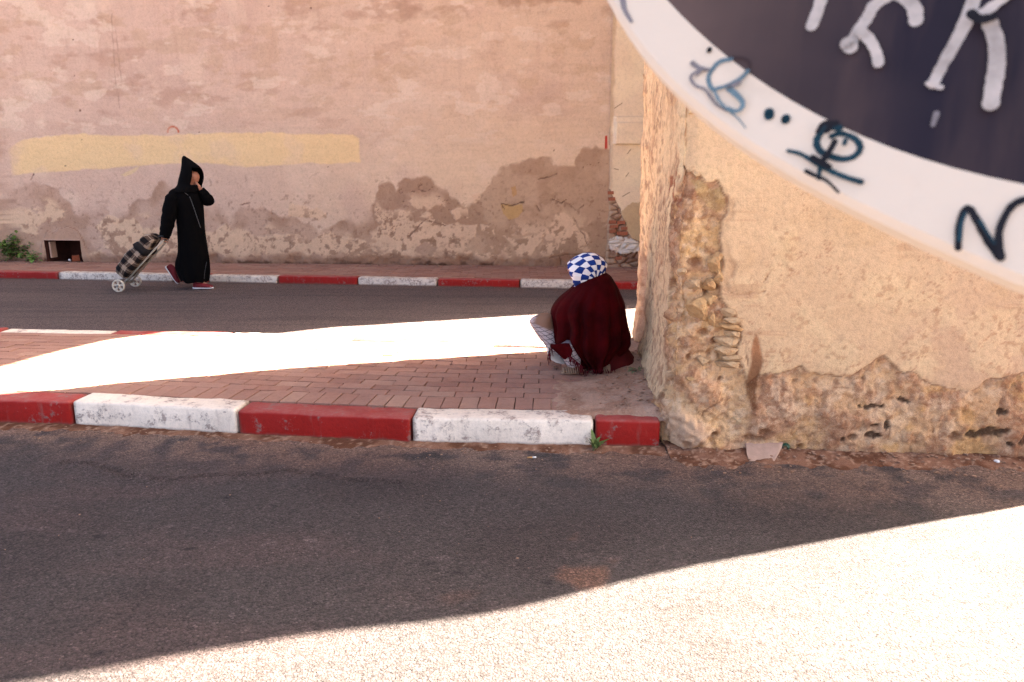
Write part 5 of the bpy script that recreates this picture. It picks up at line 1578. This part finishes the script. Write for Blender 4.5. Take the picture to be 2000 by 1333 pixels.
for u, w, h in ((0, .05, .008), (.3, .055, .012), (.7, .05, .012), (1, .03, .006)):
    c = tp(.075, .04, 0).lerp(Vector((-.215, -.02, .125)), u) + Vector((0, 0, -.03 * math.sin(u * 3.1)))
    ft.append([c + Vector((0, w * math.cos(a_), h * math.sin(a_))) for a_ in (2 * math.pi * i / 12 for i in range(12))])
obj('rest_foot', *loft(ft), mat_plain('worn_rubber', (.20, .15, .12), .8, .2, 30, .001), trolley, True)
def ring(rmaj, rsec, wid, n=40, m=10):
    rs = []
    for i in range(n + 1):
        a_ = 2 * math.pi * i / n
        rs.append([((rmaj + rsec * math.cos(b_)) * math.cos(a_), wid * math.sin(b_), (rmaj + rsec * math.cos(b_)) * math.sin(a_)) for b_ in (2 * math.pi * j / m for j in range(m))])
    return loft(rs, False, False)
for y in (-.21, .21):
    w = empty('wheel', AX + Vector((0, y, 0))); w.parent = trolley
    obj('tyre', *ring(.069, .011, .016), M_TYRE, w, True)
    sp = [ring(.016, .010, .018, 20, 8)]
    for k in range(5):
        a_ = k * 2 * math.pi / 5 + .3
        d = Vector((math.cos(a_), 0, math.sin(a_))); s2 = Vector((-d.z, 0, d.x))
        v = []
        for r, wd in ((.014, .010), (.064, .016)):
            for q in (-1, 1):
                for yy in (-.008, .008): v.append(tuple(d * r + s2 * wd * q + Vector((0, yy, 0))))
        sp.append((v, [(0, 1, 3, 2), (4, 6, 7, 5), (0, 4, 5, 1), (2, 3, 7, 6), (0, 2, 6, 4), (1, 5, 7, 3)]))
    obj('rim', *join(sp), M_TYRE, w)
    obj('hub_cap', *tube([(0, -.02, 0), (0, .02, 0)], .015, 14), M_STEEL, w, True)

# ---------------------------------------------------------------- squatting person
K2 = 1352.0
def sp_(zx, zy, y=0.0): return ((zx - 680) / K2, y, (1165 - zy) / K2)
_g = on_z(1020 + 680 / 4.76, 480 + 1165 / 4.76, KERB_H)
sq = empty('person', (float(_g[0]), float(_g[1]) + .12, KERB_H))
sq.scale = (1.08, 1.04, 1.0)
tag(sq, 'person squatting in a dark red shawl and blue and white checked headscarf by the corner', 'person')
J, E_ = {}, []
jt('pelvis', sp_(760, 985, .02), .12)
jt('spine', sp_(740, 770, .03), .115, 'pelvis'); jt('chest', sp_(700, 540, .03), .105, 'spine'); jt('neck', sp_(640, 345, .02), .05, 'chest'); jt('skull0', sp_(600, 260, .02), .065, 'neck'); jt('skull1', sp_(590, 190, .02), .075, 'skull0')
for s_, y, kx, fx in (('n', -.09, 400, 470), ('f', .10, 330, 600)):
    jt('hip' + s_, (sp_(740, 0)[0], y * .8, .11), .095, 'pelvis')
    jt('knee' + s_, (sp_(kx, 0)[0], y, .31), .050, 'hip' + s_)
    jt('ankle' + s_, (sp_(fx + 70, 0)[0], y, .065), .036, 'knee' + s_)
    jt('ball' + s_, (sp_(fx - 30, 0)[0], y, .032), (.03, .022), 'ankle' + s_)
    jt('toe' + s_, (sp_(fx - 80, 0)[0], y, .026), (.026, .016), 'ball' + s_)
    jt('sh' + s_, (sp_(670, 0)[0], y * .95, .50), .05, 'chest')
    jt('el' + s_, (sp_(540, 0)[0], y * 1.2, .32), .04, 'sh' + s_)
    jt('wr' + s_, (sp_(430, 0)[0], .04 + y * .5, .33), .026, 'el' + s_)
    jt('palm' + s_, (sp_(408, 0)[0], .03 + y * .4, .34), (.026, .018), 'wr' + s_)
    fingers(J, E_, s_, 'wr' + s_, 'palm' + s_, [((-.006, -.014 + .010 * k, .006), [(-.016, 0, .004), (-.012, 0, -.012), (-.002, 0, -.014)]) for k in range(4)] + [((-.014, -.016, 0), [(-.018, -.004, .012), (-.012, .002, .014)])], .0075)
skin_body('body', J, E_, 'pelvis', M_SKIN, sq, (sp_(556, 236, .02), (-.86, .12, -.50), .078, (-.4, 0, 1)))
M_SHAWL = mat_cloth('dark_red_shawl', (.040, .0008, .0014), .6, 7, .0)
srows = [(268, 655, 745, .06), (290, 600, 790, .10), (315, 560, 818, .125), (350, 530, 836, .15), (400, 495, 868, .175), (450, 450, 890, .195), (500, 392, 910, .215), (550, 345, 938, .235), (600, 316, 951, .25), (650, 298, 958, .258), (700, 303, 968, .262), (750, 312, 976, .265), (800, 308, 986, .268), (850, 298, 1000, .27), (900, 288, 1018, .27), (950, 330, 1000, .265), (1000, 385, 950, .255), (1050, 450, 900, .25), (1090, 520, 860, .245), (1125, 555, 835, .24), (1150, 568, 818, .235)]
NS = 144
def srow(zy, L, R, ry, k):
    cx = ((L + R) / 2 - 680) / K2; rx = (R - L) / 2 / K2; z = (1165 - zy) / K2
    out = []
    low = max(0, min(1, (zy - 330) / 500))
    for i in range(NS):
        a_ = 2 * math.pi * i / NS
        fx = fbm(np.array([math.cos(a_) * 1.6 + 5]), np.array([math.sin(a_) * 1.6 + zy * .0016]), .55, 4, 501)[0] - .5
        pl = math.sin(9 * a_ + 1.3 * math.sin(zy * .006) + .8) * .040 + math.sin(17 * a_ + zy * .006 + 2 * math.sin(3 * a_)) * .022
        crs = sum(-h_ * math.exp(-((a_ - c_ - .10 * math.sin(zy * .005 + c_)) / w_) ** 2) for c_, w_, h_ in ((4.30, .085, .26), (4.72, .11, .15), (5.15, .085, .20), (5.65, .10, .16), (3.90, .09, .17), (3.45, .09, .14), (6.1, .1, .1)))
        m = 1 + low * (pl * .6 + fx * .34 + crs)
        out.append((cx + rx * (1 + (m - 1) * .55) * math.cos(a_), .02 + ry * m * math.sin(a_), z + low * .012 * math.sin(5 * a_)))
    return out
shawl = obj('shawl', *loft([srow(*r, k) for k, r in enumerate(srows)], True, False), M_SHAWL, sq, True)
shawl.modifiers.new('sub', 'SUBSURF').render_levels = 1
# front corner of the shawl hanging over the knee
cv = []
cpts = [((292, 880), (440, 860)), ((288, 905), (470, 930)), ((345, 958), (455, 985)), ((392, 1005), (428, 990)), ((402, 1014), (412, 1008))]
for (l_, r_) in cpts:
    cv.append([Vector(sp_(*l_, -.20)).lerp(Vector(sp_(*r_, -.25)), u) + Vector((0, -.012 * math.sin(u * 6), 0)) for u in np.linspace(0, 1, 7)])
o = obj('shawl_corner', *loft(cv, False, False, None, False), M_SHAWL, sq, True)
o.modifiers.new('thick', 'SOLIDIFY').thickness = .006
rgf = random.Random(5)
frg = []
def strand(zx, zy, y, L=50):
    p0 = Vector(sp_(zx, zy, y)); sway = rgf.uniform(-.012, .012)
    frg.append(tube([p0, p0 + Vector((sway * .5, -.004, -L / K2 * .5)), p0 + Vector((sway, -.002, -L / K2))], [.0028, .0024, .0016], 5))
for k in range(13): strand(286 - k * 1.5 + rgf.uniform(-8, 14), 905 + k * 5, -.20 - .004 * k, rgf.uniform(55, 95))
for k in range(22): strand(440 + k * 5.5, 965 + k * 5.2, -.25, rgf.uniform(40, 95))
for k in range(18): strand(565 + k * 15, 1108 + rgf.uniform(-10, 14), -.235, rgf.uniform(30, 62))
stuff(obj('fringe', *join(frg), mat_cloth('red_fringe', (.085, .006, .010), .4, 20, .02), sq, True))
# headscarf: squares run from the gather at the nape over the crown
t = NT('checked_scarf'); uv = t.add('ShaderNodeAttribute', attribute_name='Plaid').outputs['Vector']
ck = t.add('ShaderNodeTexChecker', Scale=1.0); t.link(uv, ck.inputs['Vector'])
ck.inputs['Color1'].default_value = (.80, .78, .76, 1); ck.inputs['Color2'].default_value = (.006, .035, .19, 1)
t.b.inputs['Specular IOR Level'].default_value = .15
M_SCARF = t.out(ck.outputs[0], .75, t.bump(t.noise(t.coord(), 18, 3, .5), .006))
gather = Vector(sp_(668, 300, -.075)); crown_c = Vector(sp_(604, 215, .02))
ax = (gather - crown_c).normalized()
u1 = ax.cross(Vector((0, 1, 0))).normalized(); u2 = ax.cross(u1)
sv, suv = [], []
NLa, NLo = 26, 96
Rx, Ry, Rz = 160 / K2, .115, 112 / K2
for i in range(NLa):
    la = math.pi * (.035 + .80 * i / (NLa - 1))       # 0 at the gather, growing towards the brow
    rr = []
    for j in range(NLo):
        lo_ = 2 * math.pi * j / NLo
        d = ax * math.cos(la) + (u1 * math.cos(lo_) + u2 * math.sin(lo_)) * math.sin(la)
        pleat = 1 + .055 * math.sin(14 * lo_ + .5 + .8 * math.sin(2 * lo_)) * max(0, 1 - la / 1.5) + .022 * math.sin(5 * lo_ + la * 3)
        p = crown_c + Vector((d.x * Rx, d.y * Ry, d.z * Rz)) * pleat
        p += Vector((-.045 * max(0, -d.x - .35) , 0, -.05 * max(0, -d.x - .2)))      # brow dips forward
        if d.z < -.15: p.z -= .05 * min(1, (-d.z - .15) * 1.6) ; 
        rr.append(p); suv.append((14 * j / NLo + .003, la / math.pi * 8.2 + .003, .5))
    sv.append(rr)
def face_gap(k, i):                                   # opening for the face, on the far left side
    q = sum((sv[a_][b_] for a_, b_ in ((k, i), (k + 1, (i + 1) % NLo))), Vector()) / 2 - crown_c
    dd_ = Vector((q.x / Rx, q.y / Ry, q.z / Rz)).normalized()
    return dd_.dot(Vector((-.86, .12, -.50)).normalized()) > .76
o = obj('headscarf', *loft(sv, False, False, face_gap), M_SCARF, sq, True)
at = o.data.attributes.new('Plaid', 'FLOAT_VECTOR', 'POINT'); at.data.foreach_set('vector', np.array(suv, np.float32).ravel())
o.modifiers.new('thick', 'SOLIDIFY').thickness = .006
# scarf tail under the chin
tl = []
for k, (a_, b_, w) in enumerate(((520, 255, 66), (520, 290, 58), (522, 320, 42), (524, 345, 26), (514, 368, 8))):
    tl.append([Vector(sp_(a_ + w * math.cos(q), b_, -.02 + w / K2 * .9 * math.sin(q))) for q in np.linspace(math.pi * .75, 2 * math.pi, 13)])
o = obj('scarf_tail', *loft(tl, False, False, None, False), M_SCARF, sq, True)
at = o.data.attributes.new('Plaid', 'FLOAT_VECTOR', 'POINT'); at.data.foreach_set('vector', np.array([(1.75 * j / 12 + .2, k * .55 + .2, .5) for k in range(5) for j in range(13)], np.float32).ravel())
o.modifiers.new('thick', 'SOLIDIFY').thickness = .006
# patterned dress over the knees
t = NT('checked_dress'); v = t.coord()
sx = t.add('ShaderNodeSeparateXYZ'); t.link(t.add('ShaderNodeAttribute', attribute_name='Plaid').outputs['Vector'], sx.inputs[0])
l1 = t.math('LESS_THAN', t.math('FRACT', t.math('MULTIPLY', sx.outputs[0], 30)), .17); l2 = t.math('LESS_THAN', t.math('FRACT', t.math('MULTIPLY', sx.outputs[1], 30)), .17)
c = t.mixc(t.math('MULTIPLY', t.math('MAXIMUM', l1, l2), .75), (.50, .42, .40, 1), (.05, .035, .05, 1))
tan = t.ramp(sx.outputs[2], [(.45, 0.0), (.55, 1.0)])
c = t.mixc(tan, c, (.26, .14, .09, 1))
t.b.inputs['Specular IOR Level'].default_value = .1
M_DRESS = t.out(c, .9, t.bump(t.noise(v, 16, 4, .6), .010))
def dress_leg(name, secs, y0):
    rs, uv_ = [], []
    L = 0; prev = None
    for (zx, zy, r, ry, tn) in secs:
        c_ = Vector(sp_(zx, zy, y0))
        if prev is not None: L += (c_ - prev).length
        prev = c_
        ring_ = []
        for i in range(24):
            a_ = 2 * math.pi * i / 24
            q = 1 + .05 * math.sin(5 * a_ + L * 25)
            ring_.append(c_ + Vector((r / K2 * q * math.cos(a_), ry * q * math.sin(a_), r * .25 / K2 * math.cos(a_))))
            uv_.append((L, a_ * r / K2, tn - .18 * math.cos(a_ - 2.9)))
        rs.append(ring_)
    o = obj(name, *loft(rs, True, True), M_DRESS, sq, True)
    at = o.data.attributes.new('Plaid', 'FLOAT_VECTOR', 'POINT'); at.data.foreach_set('vector', np.array(uv_, np.float32).ravel())
    o.modifiers.new('sub', 'SUBSURF').render_levels = 1
    return o
dress_leg('dress', [(225, 668, 40, .04, .62), (220, 690, 92, .08, .60), (215, 722, 106, .10, .58), (232, 770, 92, .10, .45), (262, 840, 80, .095, .3), (300, 910, 72, .09, .3), (345, 985, 72, .085, .3), (395, 1045, 66, .08, .3), (430, 1085, 52, .07, .3)], .02)
dress_leg('dress', [(430, 860, 60, .06, .2), (440, 950, 75, .075, .2), (470, 1020, 72, .075, .2), (492, 1080, 62, .065, .2), (500, 1112, 52, .055, .2)], -.15)
# pale trouser leg / hem showing below the front knee
M_PALE = mat_cloth('off_white_cotton', (.62, .55, .47), .12, 12, .05)
hm = []
for k, (zx, zy, r) in enumerate(((285, 985, 26), (300, 1020, 40), (345, 1052, 36), (400, 1082, 24), (425, 1095, 8))):
    c_ = Vector(sp_(zx, zy, -.06))
    hm.append([c_ + Vector((r / K2 * .7 * math.cos(a_), .05 * math.sin(a_), r / K2 * math.sin(a_))) for a_ in (2 * math.pi * i / 14 for i in range(14))])
obj('trouser_hem', *loft(hm), M_PALE, sq, True)
# sandals
M_SAND2 = mat_plain('tan_sandal', (.30, .185, .115), .6, .15, 40, .001)
def sandal(x_toe, y, L=.135, w=.05):
    s_ = empty('sandal', (x_toe, y, .002)); s_.parent = sq
    so = []
    for u, ww in ((0, .4), (.06, .75), (.3, 1), (.65, .85), (.92, .8), (1, .5)):
        so.append([(u * L, w * ww * math.cos(a_), .008 + .008 * math.sin(a_)) for a_ in (2 * math.pi * i / 16 for i in range(16))])
    obj('sole', *loft(so), M_SAND2, s_, True)
    st_ = []
    for k in range(7):
        u = .14 + .10 * k
        hgt = .018 + .024 * min(1, k / 4)
        ww = w * (1.0 if k else .9)
        st_.append(tube([(u * L, ww * math.cos(a_), .010 + hgt * math.sin(a_)) for a_ in np.linspace(0, math.pi, 11)], .0048, 6))
    st_.append(tube([(.10 * L, w * .9 * math.cos(a_), .012 + .018 * math.sin(a_)) for a_ in np.linspace(0, math.pi, 11)], .007, 6))
    st_.append(tube([(u * L, 0, .012 + .018 + .024 * min(1, max(0, (u - .14) / .4))) for u in (.1, .3, .5, .75)], .006, 6))
    obj('upper', *join(st_), M_SAND2, s_, True)
sandal(sp_(382, 0)[0], -.10 - .08, .135, .048)
J2 = None
sandal(sp_(700, 0)[0], -.165, .09, .028)
# skirt spread on the ground at the right
sk = []
for k, (L, R, zz, ry) in enumerate(((600, 1075, .002, .24), (610, 1060, .03, .235), (640, 1035, .06, .22), (680, 1000, .10, .19), (740, 940, .16, .14))):
    sk.append([((((L + R) / 2) - 680) / K2 + (R - L) / 2 / K2 * math.cos(a_) * (1 + .03 * math.sin(7 * a_)), .06 + ry * math.sin(a_) * (1 + .04 * math.sin(6 * a_)), zz) for a_ in (2 * math.pi * i / 40 for i in range(40))])
obj('skirt', *loft(sk, False, True), mat_cloth('brick_red_skirt', (.075, .008, .008), .3, 8, .02), sq, True)
